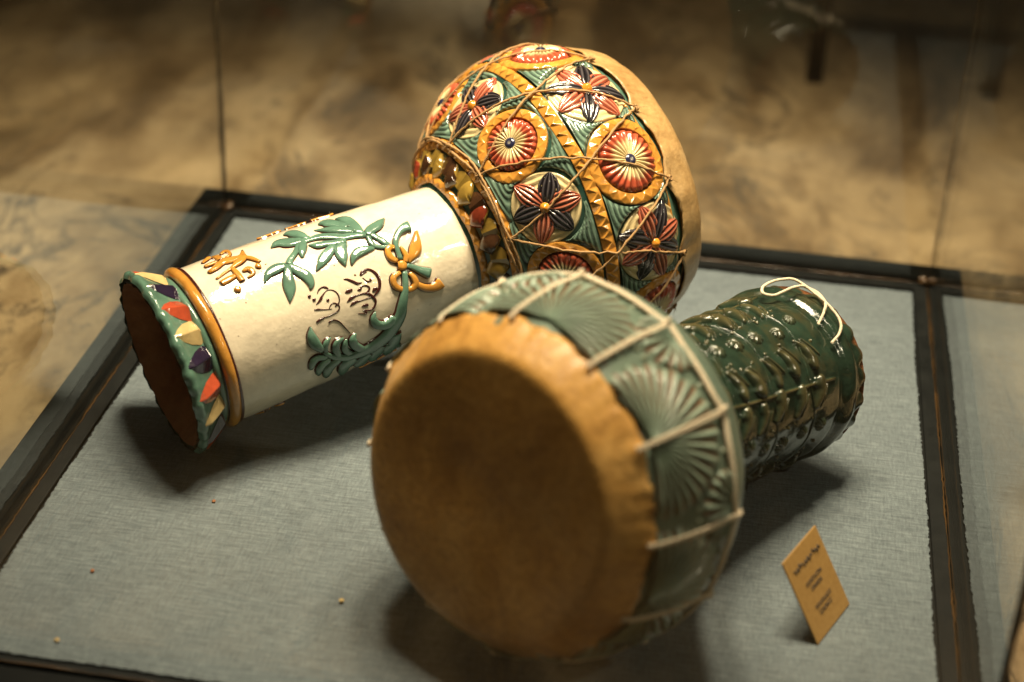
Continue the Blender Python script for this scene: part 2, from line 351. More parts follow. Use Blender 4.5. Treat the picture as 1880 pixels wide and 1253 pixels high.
def ridged_leaf(name, S, s0, phi0, ang, r0, r1, hw, h, ridges, col, crest, parent, n=13, bend=0.0, z0=0.0):
    """pointed petal with lengthwise ridges, from radius r0 to r1 about a medallion centre"""
    m_ = ridges * 4 + 1
    u = np.linspace(0, 1, n); v = np.linspace(-1, 1, m_)
    uu, vv = np.meshgrid(u, v, indexing='ij')
    wid = hw * np.sin(np.pi * np.clip(uu * 0.97 + 0.015, 0, 1) ** 0.85) ** 0.62
    a = r0 + (r1 - r0) * uu; b = wid * vv + bend * np.sin(np.pi * uu) * hw
    env = np.sqrt(np.clip(1 - vv ** 2, 0, 1)); fade = np.sin(np.pi * np.clip(uu, 0.02, 0.98)) ** 0.4
    rid = np.abs(np.cos(vv * np.pi * ridges / 2 + (np.pi / 2 if ridges % 2 == 0 else 0)))
    hh = z0 + h * fade * (0.45 * env + 0.55 * rid * env ** 0.4) - 0.0006 * (1 - env) * 1.5
    x = a * np.cos(ang) - b * np.sin(ang); y = a * np.sin(ang) + b * np.cos(ang)
    V = S.patch(s0, phi0, x.ravel(), y.ravel(), hh.ravel())
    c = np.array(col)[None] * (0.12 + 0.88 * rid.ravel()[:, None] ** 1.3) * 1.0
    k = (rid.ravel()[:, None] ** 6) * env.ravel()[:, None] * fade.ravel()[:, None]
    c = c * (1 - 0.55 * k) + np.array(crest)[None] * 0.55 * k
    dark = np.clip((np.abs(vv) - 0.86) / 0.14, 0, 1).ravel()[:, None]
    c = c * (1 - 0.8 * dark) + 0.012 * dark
    return mesh_obj(name, V, [f[::-1] for f in grid_faces(n, m_)], M['paint'], parent, cols=c)

def polar(name, S, s0, phi0, rads, nth, hfun, colfun, parent, mat=None, smooth=True):
    th = np.linspace(0, 2 * np.pi, nth, endpoint=False)
    rr, tt = np.meshgrid(np.asarray(rads), th, indexing='ij')
    x, y = rr * np.cos(tt), rr * np.sin(tt)
    h = hfun(rr, tt)
    V = S.patch(s0, phi0, x.ravel(), y.ravel(), h.ravel())
    c = colfun(rr.ravel(), tt.ravel()) if colfun else None
    return mesh_obj(name, V, grid_faces(len(rads), nth, True), mat or M['paint'], parent, cols=c, smooth=smooth)

def zigzag_polar(name, S, s0, phi0, ra, rb, N, h, h0, parent):
    th = np.linspace(0, 2 * np.pi, 2 * N, endpoint=False) + 0.05
    w_ = rb - ra; k = len(th)
    alt = np.where(np.arange(k) % 2 == 0, ra + 0.22 * w_, rb - 0.22 * w_)
    jit = rng.normal(0, 0.03, k) * w_
    rings = [(ra - 0.0004 + 0 * th, -0.001 + 0 * th), (ra + 0 * th, h0 + 0 * th), (alt + jit, h + rng.normal(0, .0002, k)),
             (rb + 0 * th, h0 + 0 * th), (rb + 0.0004 + 0 * th, -0.001 + 0 * th)]
    V = [S.patch(s0, phi0, r * np.cos(th), r * np.sin(th), hh) for r, hh in rings]
    F = []
    for i in range(4):
        for j in range(k):
            a, b_, c, d = i * k + j, i * k + (j + 1) % k, (i + 1) * k + (j + 1) % k, (i + 1) * k + j
            if (i == 1) == (j % 2 == 0): F += [(a, b_, c), (a, c, d)]
            else: F += [(a, b_, d), (b_, c, d)]
    o = mesh_obj(name, np.concatenate(V), F, M['orange'], parent, smooth=False)
    md = o.modifiers.new('soft', 'BEVEL'); md.width = 0.0005; md.segments = 2; md.limit_method = 'ANGLE'; md.angle_limit = R(12)
    return o

def zigzag_ring(name, S, sc, wd, N, h, h0, parent):
    ph = np.linspace(0, 2 * np.pi, 2 * N, endpoint=False); k = len(ph)
    alt = np.where(np.arange(k) % 2 == 0, -0.28 * wd, 0.28 * wd) + rng.normal(0, 0.03, k) * wd
    wv = 0.0005 * np.sin(5 * ph + 1.3) + 0.0003 * np.sin(11 * ph)
    rows = [(-wd / 2 - .0004 + wv, -0.001 + 0 * ph), (-wd / 2 + wv, h0 + 0 * ph), (alt + wv, h + rng.normal(0, .0002, k)),
            (wd / 2 + wv, h0 + 0 * ph), (wd / 2 + .0004 + wv, -0.001 + 0 * ph)]
    V = [S.at_s(sc + y, ph, hh) for y, hh in rows]
    F = []
    for i in range(4):
        for j in range(k):
            a, b_, c, d = i * k + j, i * k + (j + 1) % k, (i + 1) * k + (j + 1) % k, (i + 1) * k + j
            if (i == 1) == (j % 2 == 0): F += [(a, d, c), (a, c, b_)]
            else: F += [(a, d, b_), (b_, d, c)]
    o = mesh_obj(name, np.concatenate(V), F, M['orange'], parent, smooth=False)
    md = o.modifiers.new('soft', 'BEVEL'); md.width = 0.0005; md.segments = 2; md.limit_method = 'ANGLE'; md.angle_limit = R(12)
    return o

def tube_pts(P, rad, k=6, closed=False, rough=0.0):
    P = np.asarray(P, float); n = len(P)
    if closed: T = np.roll(P, -1, 0) - np.roll(P, 1, 0)
    else: T = np.gradient(P, axis=0)
    T /= np.linalg.norm(T, axis=1)[:, None] + 1e-12
    N = np.zeros_like(P)
    ref = np.array([0.0, 0, 1]) if abs(T[0][2]) < 0.9 else np.array([1.0, 0, 0])
    for i in range(n):
        v = ref - T[i] * (ref @ T[i]); v /= np.linalg.norm(v) + 1e-12
        N[i] = v; ref = v
    Bn = np.cross(T, N)
    a = np.linspace(0, 2 * np.pi, k, endpoint=False)
    rr = (rad if np.ndim(rad) else np.full(n, rad)) * (1 + rough * rng.normal(0, 1, n))
    V = P[:, None] + rr[:, None, None] * (np.cos(a)[None, :, None] * N[:, None] + np.sin(a)[None, :, None] * Bn[:, None])
    F = grid_faces(n, k, True)
    if closed:
        F += [((n - 1) * k + j, (n - 1) * k + (j + 1) % k, (j + 1) % k, j) for j in range(k)]
    else:
        F += [tuple(range(k))[::-1], tuple(range((n - 1) * k, n * k))]
    return V.reshape(-1, 3), F, N, Bn, T

def cord_geo(P, rad, twist=260.0, closed=False):
    """two-strand laid cord"""
    _, _, N, Bn, T = tube_pts(P, 0.001, 3, closed)
    P = np.asarray(P, float)
    L = np.concatenate([[0], np.cumsum(np.linalg.norm(np.diff(P, axis=0), axis=1))])
    out = []
    for q in (0, np.pi):
        an = L * twist * 2 * np.pi / 1.0 * 0.16 / 0.16 + q
        C = P + 0.55 * rad * (np.cos(an)[:, None] * N + np.sin(an)[:, None] * Bn)
        V, F, *_ = tube_pts(C, 0.62 * rad, 6, closed, 0.05)
        out.append((V, F))
    return out

def join_geo(parts):
    VV, FF, b = [], [], 0
    for V, F in parts:
        VV.append(V); FF += [tuple(i + b for i in f) for f in F]; b += len(V)
    return np.concatenate(VV), FF

# ---------------------------------------------------------------- the setting: marble floor round the case
def marble():
    mt, nt, b = new_mat('brown_marble')
    v = objco(nt, (1, 0.45, 1))
    n0 = noise(nt, 3.2, 5, 0.6, v, 0.2)
    n1 = noise(nt, 7.0, 7, 0.62, v, 0.35)
    n2 = noise(nt, 18.0, 5, 0.6, v, 0.2)
    base = ramp(nt, n0, [(0.32, (0.33, 0.225, 0.12)), (0.5, (0.55, 0.395, 0.22)), (0.66, (0.72, 0.55, 0.34))])
    bl = ramp(nt, n1, [(0.33, (0.13, 0.11, 0.09)), (0.43, (0.50, 0.45, 0.39)), (0.53, (1, 1, 1))])
    c = mixc(nt, 0.9, base, bl, 'MULTIPLY')
    c = mixc(nt, 0.6, c, ramp(nt, n2, [(0.36, (0.40, 0.36, 0.32)), (0.54, (1.05, 1.05, 1.05))]), 'MULTIPLY')
    def veins(scale, width, dist, lo):
        wv = noise(nt, scale, 6, 0.6, v, dist)
        ab = nt.nodes.new('ShaderNodeMath'); ab.operation = 'ABSOLUTE'
        sb = nt.nodes.new('ShaderNodeMath'); sb.operation = 'SUBTRACT'; sb.inputs[1].default_value = 0.5
        link(nt, wv, sb.inputs[0]); link(nt, sb.outputs[0], ab.inputs[0])
        vein = ramp(nt, ab.outputs[0], [(0.0, (1, 1, 1)), (width, (0, 0, 0))])
        mk = ramp(nt, noise(nt, scale * 1.2, 2, 0.5, v), [(lo, (0, 0, 0)), (lo + 0.15, (0.85, 0.85, 0.85))])
        return mixc(nt, 1.0, vein, mk, 'MULTIPLY')
    c = mixc(nt, veins(3.3, 0.022, 2.2, 0.45), c, (0.09, 0.075, 0.06))
    c = mixc(nt, veins(7.5, 0.030, 1.6, 0.48), c, (0.07, 0.058, 0.045))
    link(nt, c, b.inputs['Base Color'])
    b.inputs['Roughness'].default_value = 0.33
    return mt
M['marble'] = marble()
FZ = -0.045
fl = mesh_obj('marble_floor', [(-4, -2.2, FZ), (4, -2.2, FZ), (4, 6, FZ), (-4, 6, FZ)], [(0, 1, 2, 3)], M['marble'], smooth=False)
tag(fl, 'brown mottled marble surface around the glass case', kind='structure')

# ---------------------------------------------------------------- display case
def black_paint():
    mt, nt, b = new_mat('black_painted_wood')
    v = objco(nt)
    n1 = noise(nt, 45, 5, 0.6, v)
    link(nt, ramp(nt, n1, [(0.3, (0.003, 0.0042, 0.0042)), (0.75, (0.008, 0.0095, 0.009))]), b.inputs['Base Color'])
    rr = nt.nodes.new('ShaderNodeMapRange'); rr.inputs['To Min'].default_value = 0.45; rr.inputs['To Max'].default_value = 0.7; b.inputs['Specular IOR Level'].default_value = 0.18
    link(nt, n1, rr.inputs['Value']); link(nt, rr.outputs['Result'], b.inputs['Roughness'])
    bump(nt, b, noise(nt, 130, 4, 0.6, v), 0.2, 0.001)
    return mt
M['black'] = black_paint()

def pane_glass():
    mt = bpy.data.materials.new('pane_glass'); mt.use_nodes = True
    nt = mt.node_tree; nt.nodes.clear()
    out = nt.nodes.new('ShaderNodeOutputMaterial')
    mx = nt.nodes.new('ShaderNodeMixShader')
    tr = nt.nodes.new('ShaderNodeBsdfTransparent'); tr.inputs['Color'].default_value = (0.975, 0.985, 0.965, 1)
    gl = nt.nodes.new('ShaderNodeBsdfGlossy'); gl.inputs['Roughness'].default_value = 0.0
    gl.inputs['Color'].default_value = (1, 1, 1, 1)
    fr = nt.nodes.new('ShaderNodeFresnel')
    ge = nt.nodes.new('ShaderNodeNewGeometry')
    mr = nt.nodes.new('ShaderNodeMapRange')   # both faces of the pane reflect like glass seen from air
    mr.inputs['To Min'].default_value = 1.5; mr.inputs['To Max'].default_value = 1 / 1.5
    link(nt, ge.outputs['Backfacing'], mr.inputs['Value']); link(nt, mr.outputs['Result'], fr.inputs['IOR'])
    link(nt, fr.outputs['Fac'], mx.inputs['Fac'])
    link(nt, tr.outputs[0], mx.inputs[1]); link(nt, gl.outputs[0], mx.inputs[2])
    link(nt, mx.outputs[0], out.inputs['Surface'])
    return mt
M['glass'] = pane_glass()

def sealant():
    mt, nt, b = new_mat('amber_sealant')
    b.inputs['Base Color'].default_value = (0.075, 0.040, 0.014, 1); b.inputs['Roughness'].default_value = 0.25
    bump(nt, b, noise(nt, 220, 4, 0.6, objco(nt)), 0.6, 0.001)
    return mt
M['sealant'] = sealant()
def seam():
    mt, nt, b = new_mat('glass_edge')
    n1 = noise(nt, 30, 4, 0.6, objco(nt, (1, 1, 3)))
    link(nt, ramp(nt, n1, [(0.35, (0.008, 0.008, 0.006)), (0.56, (0.04, 0.03, 0.017)), (0.68, (0.22, 0.15, 0.08))]), b.inputs['Base Color'])  # lighter brown streaks are highlights on the edge, painted into the colour
    b.inputs['Roughness'].default_value = 0.3
    return mt
M['seam'] = seam()

HG, OUT, HT = 0.3035, 0.3305, 0.62
case = empty('display_case', (0, 0, FZ))
tag(case, 'square glass display case with black base frame around both drums', 'display case')
def C_(v): return (v[0], v[1], v[2] - FZ)
box('base_board', C_((-0.3275, -0.3275, FZ + 0.0003)), C_((0.3275, 0.3275, -0.0022)), M['black'], case)
ri = HG + 0.003
for lo, hi in (((-OUT, ri, -0.03), (OUT, OUT, 0.004)), ((-OUT, -OUT, -0.03), (OUT, -ri, 0.004)),
               ((-OUT, -ri + .0002, -0.03), (-ri, ri - .0002, 0.0042)), ((ri, -ri + .0002, -0.03), (OUT, ri - .0002, 0.0042))):
    box('frame_rail', C_(lo), C_(hi), M['black'], case, 0.0015)
# inner black fillet between glass and cloth
rj = HG - 0.0022
for lo, hi in (((-rj, 0.2905, -0.0021), (rj, rj, 0.0012)), ((-rj, -rj, -0.0021), (rj, -0.2955, 0.0012)),
               ((-rj, -0.2953, -0.0021), (-0.2905, 0.2903, 0.0013)), ((0.2905, -0.2953, -0.0021), (rj, 0.2903, 0.0013))):
    box('inner_fillet', C_(lo), C_(hi), M['black'], case, 0.0008)
g0, g1 = HG - 0.002, HG + 0.002
for lo, hi in (((-g0 + .0005, g0, -0.002), (g0 - .0005, g1, HT)), ((-g0 + .0005, -g1, -0.002), (g0 - .0005, -g0, HT)),
               ((-g1, -g0 + .0005, -0.002), (-g0, g0 - .0005, HT)), ((g0, -g0 + .0005, -0.002), (g1, g0 - .0005, HT))):
    box('glass_pane', C_(lo), C_(hi), M['glass'], case)
for sx in (-1, 1):
    for sy in (-1, 1):
        n = 50; z = np.linspace(0.003, HT, n) - FZ
        P = np.column_stack([sx * (HG + .0004) + rng.normal(0, .00012, n), sy * (HG + .0004) + rng.normal(0, .00012, n), z])
        V, F, *_ = tube_pts(P, 0.0022, 6, False, 0.12)
        mesh_obj('corner_seam', V, F, M['seam'], case)
        # blob of glue at the foot of the corner
        parts = []
        for q in range(7):
            c0 = np.array([sx * (HG - 0.002 - rng.random() * 0.006), sy * (HG - 0.002 - rng.random() * 0.006), 0.002 + rng.random() * 0.004 - FZ])
            a = np.linspace(0, 1, 6)
            ln = np.outer(a - .5, rng.normal(0, 1, 3) * (0.005, 0.005, 0.002)) + c0
            V, F, *_ = tube_pts(ln, 0.0018 * np.sin(np.pi * (a * .9 + .05)) + .0004, 7)
            parts.append((V, F))
        V, F = join_geo(parts)
        mesh_obj('glue_blob', V, F, M['sealant'], case)
for ax in range(2):
    for sgn in (-1, 1):
        n = 160; u = np.linspace(-0.297, 0.297, n)
        off = sgn * (g0 - 0.0008) + rng.normal(0, .0002, n)
        zz = 0.0017 - FZ + rng.normal(0, .00015, n)
        P = np.column_stack([u, off, zz]) if ax == 0 else np.column_stack([off, u, zz])
        V, F, *_ = tube_pts(P, 0.00045 * (1 + 0.7 * np.sin(u * 90 + ax) * np.sin(u * 37)), 6, False, 0.12)
        mesh_obj('sealant_bead', V, F, M['sealant'], case)

# ---------------------------------------------------------------- grey cloth on the case floor
def weave():
    mt, nt, b = new_mat('grey_woven_cloth')
    tc = nt.nodes.new('ShaderNodeTexCoord')
    def mp(sc):
        q = nt.nodes.new('ShaderNodeMapping'); q.inputs['Scale'].default_value = sc
        link(nt, tc.outputs['Object'], q.inputs['Vector']); return q.outputs['Vector']
    weft = noise(nt, 1, 5, 0.65, mp((60, 520, 1)))
    warp = noise(nt, 1, 3, 0.6, mp((620, 110, 1)))
    blot = noise(nt, 9, 5, 0.6, mp((0.7, 1.6, 1)))
    fine = noise(nt, 1500, 2, 0.6, mp((1, 1, 1)))
    c = ramp(nt, weft, [(0.26, (0.080, 0.106, 0.120)), (0.5, (0.140, 0.176, 0.194)), (0.74, (0.210, 0.253, 0.270))])
    c = mixc(nt, 0.75, c, ramp(nt, warp, [(0.3, (0.60, 0.60, 0.62)), (0.7, (1.12, 1.12, 1.1))]), 'MULTIPLY')
    c = mixc(nt, 1.0, c, ramp(nt, blot, [(0.3, (0.84, 0.84, 0.84)), (0.7, (1.08, 1.07, 1.05))]), 'MULTIPLY')
    c = mixc(nt, 0.5, c, ramp(nt, fine, [(0.3, (0.7, 0.7, 0.7)), (0.7, (1.15, 1.15, 1.15))]), 'MULTIPLY')
    link(nt, c, b.inputs['Base Color'])
    b.inputs['Roughness'].default_value = 0.8
    b.inputs['Sheen Weight'].default_value = 0.15; b.inputs['Sheen Roughness'].default_value = 0.5
    ad = nt.nodes.new('ShaderNodeMath'); ad.operation = 'ADD'
    link(nt, weft, ad.inputs[0]); link(nt, warp, ad.inputs[1])
    bump(nt, b, ad.outputs[0], 0.55, 0.0012)
    return mt
M['cloth'] = weave()
nx = 300
def cloth_mesh():
    u = np.linspace(-1, 1, nx)
    def edge(k):
        e = 0.0007 * np.sin(u * 5 + k) + 0.0002 * np.sin(u * 23 + 2 * k) + rng.normal(0, 0.00040, nx)
        return e
    xl, xr = -0.2885 + edge(0.5), 0.2885 + edge(2.1)
    yb, yf = 0.2855 + edge(3.3), -0.2915 + edge(5.2)
    su = (u + 1) / 2
    X = xl[None, :] * (1 - su[:, None]) + xr[None, :] * su[:, None]      # rows: x-index, cols: y-index
    Y = yf[:, None] * (1 - su[None, :]) + yb[:, None] * su[None, :]
    Z = 0.00035 * np.sin(X * 31 + 2 * np.sin(Y * 17)) * np.sin(Y * 26 + 1) - 0.0004
    top = np.stack([X, Y, Z], -1).reshape(-1, 3)
    F = [f[::-1] for f in grid_faces(nx, nx)]
    # skirt down to the board so the cloth has thickness
    loop = [i * nx for i in range(nx)] + [(nx - 1) * nx + j for j in range(1, nx)] + [i * nx + nx - 1 for i in range(nx - 2, -1, -1)] + [j for j in range(nx - 2, 0, -1)]
    low = top[loop].copy(); low[:, 2] = -0.0019
    b = len(top); k = len(loop)
    F += [(loop[i], loop[(i + 1) % k], b + (i + 1) % k, b + i) for i in range(k)]
    return np.concatenate([top, low]), F
V, F = cloth_mesh()
cl = mesh_obj('cloth', V, F, M['cloth'])
tag(cl, 'grey woven cloth with frayed edges covering the floor of the case', 'cloth')

# ================================================================ white goblet drum
def drum_root(name, p0, yaw, pit):
    a = Vector((math.cos(yaw) * math.cos(pit), math.sin(yaw) * math.cos(pit), math.sin(pit)))
    h = Vector((-math.sin(yaw), math.cos(yaw), 0)); u = a.cross(h)
    o = empty(name)
    mm = Matrix((h, u, a)).transposed().to_4x4(); mm.translation = p0
    o.matrix_world = mm
    return o
D1 = drum_root('goblet_drum', (-0.2337, -0.0634, 0.0655), R(39.95), R(9.5))
tag(D1, 'goblet drum with white glazed stem and bowl of coloured flower medallions', 'drum', 'glazed goblet drums in the case')

S_stem = Surf([(0.0335, .0545), (.036, .0558), (.06, .0556), (.1, .0546), (.13, .0533), (.16, .0515), (.2, .049), (.218, .0478), (.2245, .0474)])
def stem_h(ss, pp):
    return 0.00016 * np.sin(ss * 90 + 3 * np.sin(pp * 3)) * np.sin(pp * 5 + ss * 40) + 0.00010 * np.sin(ss * 210 + pp * 9)
lathe('stem', S_stem, .0335, .2245, 110, 200, M['white'], D1, stem_h)

# foot: flared rim with glazed teeth
S_foot = Surf([(-0.001, .0622), (0.001, .0650), (.004, .0650), (.010, .0602), (.016, .0552), (.020, .0525), (.024, .0518), (.027, .0520)])
NT = 18
def foot_h(ss, pp):
    k = np.clip(1 - (ss - S_foot.s_of_t(0.001)) / 0.008, 0, 1)
    return k * (0.0016 * np.abs(np.cos(pp * NT / 2)) - 0.0006 + 0.0004 * np.sin(pp * 37))
foot = lathe('foot_rim', S_foot, -0.001, .027, 40, 252, M['teal'], D1, foot_h)
tcol = [M['cream'], M['navy'], M['red']]
for i in range(NT):
    p = 134.5 + i * 360 / NT + random.uniform(-1.2, 1.2)
    w_ = R(9.2); p = R(p); ts = (.0212, .0188, .0112, .0030)
    ctr = [((.0212, -w_, -.0006), (.0212, 0, .0030), (.0212, w_, -.0006)),
           ((.0182, -w_ * 1.02, .0004), (.0182, -.1 * w_, .0050), (.0182, w_ * 1.02, .0004)),
           ((.0120, -w_ * .80, .0004), (.0118, 0, .0040), (.0120, w_ * .80, .0004)),
           ((.0070, -w_ * .46, .0003), (.0066, 0.05 * w_, .0027), (.0070, w_ * .46, .0003)),
           ((.0036, -w_ * .14, -.0004), (.0030, 0, .0006), (.0036, w_ * .14, -.0004))]
    V = np.array([S_foot.at(t_, p + a_, h_) for row in ctr for t_, a_, h_ in row])
    o = mesh_obj('tooth', V, grid_faces(5, 3) + [(0, 1, 2)], tcol[i % 3], foot, smooth=False)
    md = o.modifiers.new('soft', 'BEVEL'); md.width = 0.0007; md.segments = 2; md.limit_method = 'ANGLE'; md.angle_limit = R(14)
def ring(name, S, t, rad, mat, parent, wob=0.0003, hoff=0.0):
    n = 220; ph = np.linspace(0, 2 * np.pi, n, endpoint=False)
    P = S.at(t + 0.0004 * np.sin(3 * ph), ph, hoff + wob * np.sin(ph * 7) )
    V, F, *_ = tube_pts(P, rad, 12, True, 0.0)
    return mesh_obj(name, V, F, mat, parent)
S_ring = Surf([(.019, .0505), (.0225, .0508), (.0305, .0545), (.034, .0545)])
ring('green_ring', S_ring, .0232, .0030, M['teal'], D1)
ring('yellow_ring', S_ring, .0300, .0041, M['orange'], D1)
ring('ring_outline', S_ring, .0345, .0013, M['ink'], D1, 0.0001, 0.0012)
ring('ring_outline', S_ring, .0262, .0013, M['ink'], D1, 0.0001, -0.0006)
# hollow: unglazed clay wall
S_in = Surf([(-0.0012, .0625), (-0.0016, .0595), (0.002, .0575), (.012, .051), (.025, .0465), (.06, .047), (.14, .044), (.2, .041)])
lathe('clay_wall', S_in, -0.0012, .2, 60, 160, M['terracotta'], D1,
      lambda ss, pp: 0.0006 * np.sin(pp * 13 + 40 * ss) * np.sin(pp * 5) + 0.0004 * np.sin(pp * 31))

# stem decoration
for _L, _k in ((VINE_UP, 1.18), (VINE_LOW, 1.12), (BOW, 1.18), (SCRIPT, 1.15), (INK, 1.2)):
    for _s in _L:
        for _p in _s: _p[2] *= _k
S_st = Surf([(0.03, .0560), (.06, .0556), (.1, .0546), (.13, .0533), (.16, .0515), (.2, .049), (.218, .0478), (.2245, .0474)])
def rot(rows, d): return [[t, p + d, w_] for t, p, w_ in rows]
vine = strokes('vine_stem', S_st, [VINE_UP[0], VINE_UP[7], VINE_UP[15], VINE_UP[16]], 0.0020, M['teal'], D1, 18)
for i, rws in enumerate(VINE_UP):
    if i in (0, 7, 15, 16, 18, 19): continue
    stroke('leaf', S_st, rws, 0.0024, M['teal'], vine, 14)
vlow = stroke('vine_stem', S_st, VINE_LOW[0], 0.0034, M['teal'], D1, 34)
for rws in VINE_LOW[1:]:
    stroke('leaf', S_st, rws, 0.0032, M['teal'], vlow, 14)
bowk = stroke('bow_knot', S_st, BOW[6], 0.0042, M['orange'], D1, 10)
for rws in BOW[:6]: stroke('bow_loop', S_st, rws, 0.0032, M['orange'], bowk, 16)
for rws in VINE_UP[18:20]: stroke('ribbon', S_st, rws, 0.0036, M['teal'], bowk, 14)
strokes('raised_script', S_st, SCRIPT, 0.0022, M['orange'], D1, 16)
strokes('brush_script', S_st, INK, 0.0008, M['ink'], D1, 26, line=0.00008)
for t0_, t1_, p_ in ((.094, .112, 60), (.116, .132, 57.5), (.134, .151, 61), (.126, .140, 229), (.142, .158, 231.5)):
    nn_ = 6; tt_ = np.linspace(t0_, t1_, nn_)
    stroke('relief_bar', S_st, [(t_, p_ + random.uniform(-1.5, 1.5), random.uniform(.0012, .0021)) for t_ in tt_], 0.0020, M['orange'], D1, 16)
# the motif repeats on the far side of the stem
d = 168
v2 = strokes('vine_stem', S_st, [rot(VINE_UP[q], d) for q in (0, 7, 15, 16)], 0.0020, M['teal'], D1, 14)
for i, rws in enumerate(VINE_UP):
    if i in (0, 7, 15, 16, 18, 19): continue
    stroke('leaf', S_st, rot(rws, d), 0.0024, M['teal'], v2, 10)
strokes('raised_script', S_st, [rot(q, d) for q in SCRIPT], 0.0022, M['orange'], D1, 12)

# bowl
S_b = Surf([(.2215, .0472), (.2245, .0505), (.2285, .0570), (.2345, .0655), (.2413, .0742), (.256, .0902), (.274, .1040), (.2922, .1124),
            (.31, .1155), (.33, .1143), (.345, .1095), (.354, .1040), (.366, .0985), (.372, .097)])
lathe('bowl', S_b, .2215, .372, 90, 200, M['teal_dark'], D1)
sA, sB = S_b.s_of_t(.2645), S_b.s_of_t(.3270)
s1, s2, s3, s4 = (S_b.s_of_t(t) for t in (.2258, .2408, .2935, .3485))
zigzag_ring('zigzag_band', S_b, s1, 0.0062, 46, 0.0026, 0.0010, D1)
zigzag_ring('zigzag_band', S_b, s2, 0.0086, 50, 0.0034, 0.0012, D1)
zigzag_ring('zigzag_band', S_b, s3, 0.0092, 82, 0.0034, 0.0012, D1)
n = 260; ph = np.linspace(0, 2 * np.pi, n, endpoint=False)
V, F, *_ = tube_pts(S_b.at_s(s4 + 0.0006 * np.sin(ph * 12), ph, 0.0006), 0.0013, 7, True)
mesh_obj('rim_line', V, F, M['orange'], D1)
V, F, *_ = tube_pts(S_b.at(.3595 + 0.0006 * np.sin(ph * 9), ph, 0.0004), 0.0012, 7, True)
mesh_obj('rim_line', V, F, M['orange'], D1)
lathe('teal_band', Surf([(.3497, .1083), (.354, .1052), (.359, .1026)]), .3497, .359, 6, 200, M['teal'], D1)

RED, RCR = (0.50, 0.095, 0.045), (0.85, 0.42, 0.27)
NAV, NCR = (0.014, 0.012, 0.020), (0.17, 0.15, 0.15)
CRM = np.array((0.80, 0.64, 0.34))
def sun(s0, phi, Ro, Ri):
    rads = np.linspace(0.0022, Ri, 10)
    NF = 24
    def hf(r, t):
        u = r / Ri
        fl_ = np.abs(np.cos(NF / 2 * t))
        return 0.0012 + 0.0022 * (1 - u ** 2) ** 0.5 * 0.8 + 0.0021 * fl_ * np.clip(u * 2.2, 0, 1) * np.clip((1 - u) * 9, 0.15, 1) - np.where(u > .97, .0015, 0)
    st = rng.random(NF) * 0.14
    def cf(r, t):
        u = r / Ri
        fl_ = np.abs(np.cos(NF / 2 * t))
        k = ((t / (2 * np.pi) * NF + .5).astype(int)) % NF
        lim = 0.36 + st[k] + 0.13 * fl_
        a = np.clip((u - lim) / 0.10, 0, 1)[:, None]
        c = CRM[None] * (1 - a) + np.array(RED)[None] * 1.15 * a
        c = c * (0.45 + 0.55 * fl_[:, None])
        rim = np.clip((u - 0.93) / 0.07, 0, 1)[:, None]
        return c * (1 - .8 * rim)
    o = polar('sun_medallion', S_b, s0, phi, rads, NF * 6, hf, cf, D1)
    rb = np.array([0.0001, 0.0016, 0.0030, 0.0037, 0.0040])
    polar('centre_dot', S_b, s0, phi, rb, 24, lambda r, t: 0.0052 - 0.9 * np.clip(r - .0022, 0, 1) - 0.5 * np.clip(.0016 - r, 0, 1),
          lambda r, t: np.where((r < .0012)[:, None], np.array((.35, .33, .28))[None], np.array((.02, .022, .06))[None]), o)
    zigzag_polar('border_ring', S_b, s0, phi, Ri + .0004, Ro, int(Ro * 2 * np.pi / 0.0088), 0.0034, 0.0024, o)
    return o
def flower(s0, phi, Rp, npet, a0):
    rads = np.linspace(0.001, Rp, 22)
    def hf(r, t):
        u = r / Rp
        return 0.0012 + 0.0010 * (1 - u ** 2) + 0.0007 * np.sin(u * 34 + 1.4 * np.cos(t * npet)) * np.clip(u * 2, 0, 1) - np.where(u > .98, .002, 0)
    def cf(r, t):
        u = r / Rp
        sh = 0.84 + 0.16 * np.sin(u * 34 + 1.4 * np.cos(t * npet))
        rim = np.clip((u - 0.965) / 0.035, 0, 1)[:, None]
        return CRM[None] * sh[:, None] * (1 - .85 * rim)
    o = polar('flower_medallion', S_b, s0, phi, rads, 72, hf, cf, D1)
    hw = (0.0080 if npet == 6 else 0.0068) * Rp / 0.0245
    for k in range(npet):
        an = a0 + 2 * np.pi * k / npet + rng.normal(0, 0.04)
        red = (k % 2 == 0) == (npet == 8)
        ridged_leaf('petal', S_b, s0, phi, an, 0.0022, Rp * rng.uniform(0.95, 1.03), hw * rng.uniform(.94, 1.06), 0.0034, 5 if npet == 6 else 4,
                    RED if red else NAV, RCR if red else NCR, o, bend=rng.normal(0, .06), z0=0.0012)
    polar('centre_dot', S_b, s0, phi, np.array([.0001, .0016, .0030, .0036]), 14,
          lambda r, t: 0.0062 - 140 * r ** 2 * 1.6 + 0.0003 * np.cos(7 * t), lambda r, t: np.tile(np.array((0.70, 0.28, 0.03)), (len(r), 1)), o)
    return o
RAo, RAi, RAf = 0.0263, 0.0190, 0.0252
RBo, RBi, RBf = 0.0305, 0.0226, 0.0288
for k in range(12):
    pA, pB = R(55 + 30 * k), R(80 + 30 * k + (0.8 if k < 4 else 0))
    if k % 2 == 0:
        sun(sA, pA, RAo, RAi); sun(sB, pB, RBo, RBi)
    else:
        flower(sA, pA, RAf, 6, R(30 + 8 * (k % 3))); flower(sB, pB, RBf, 8, R(12 + 9 * (k % 3)))
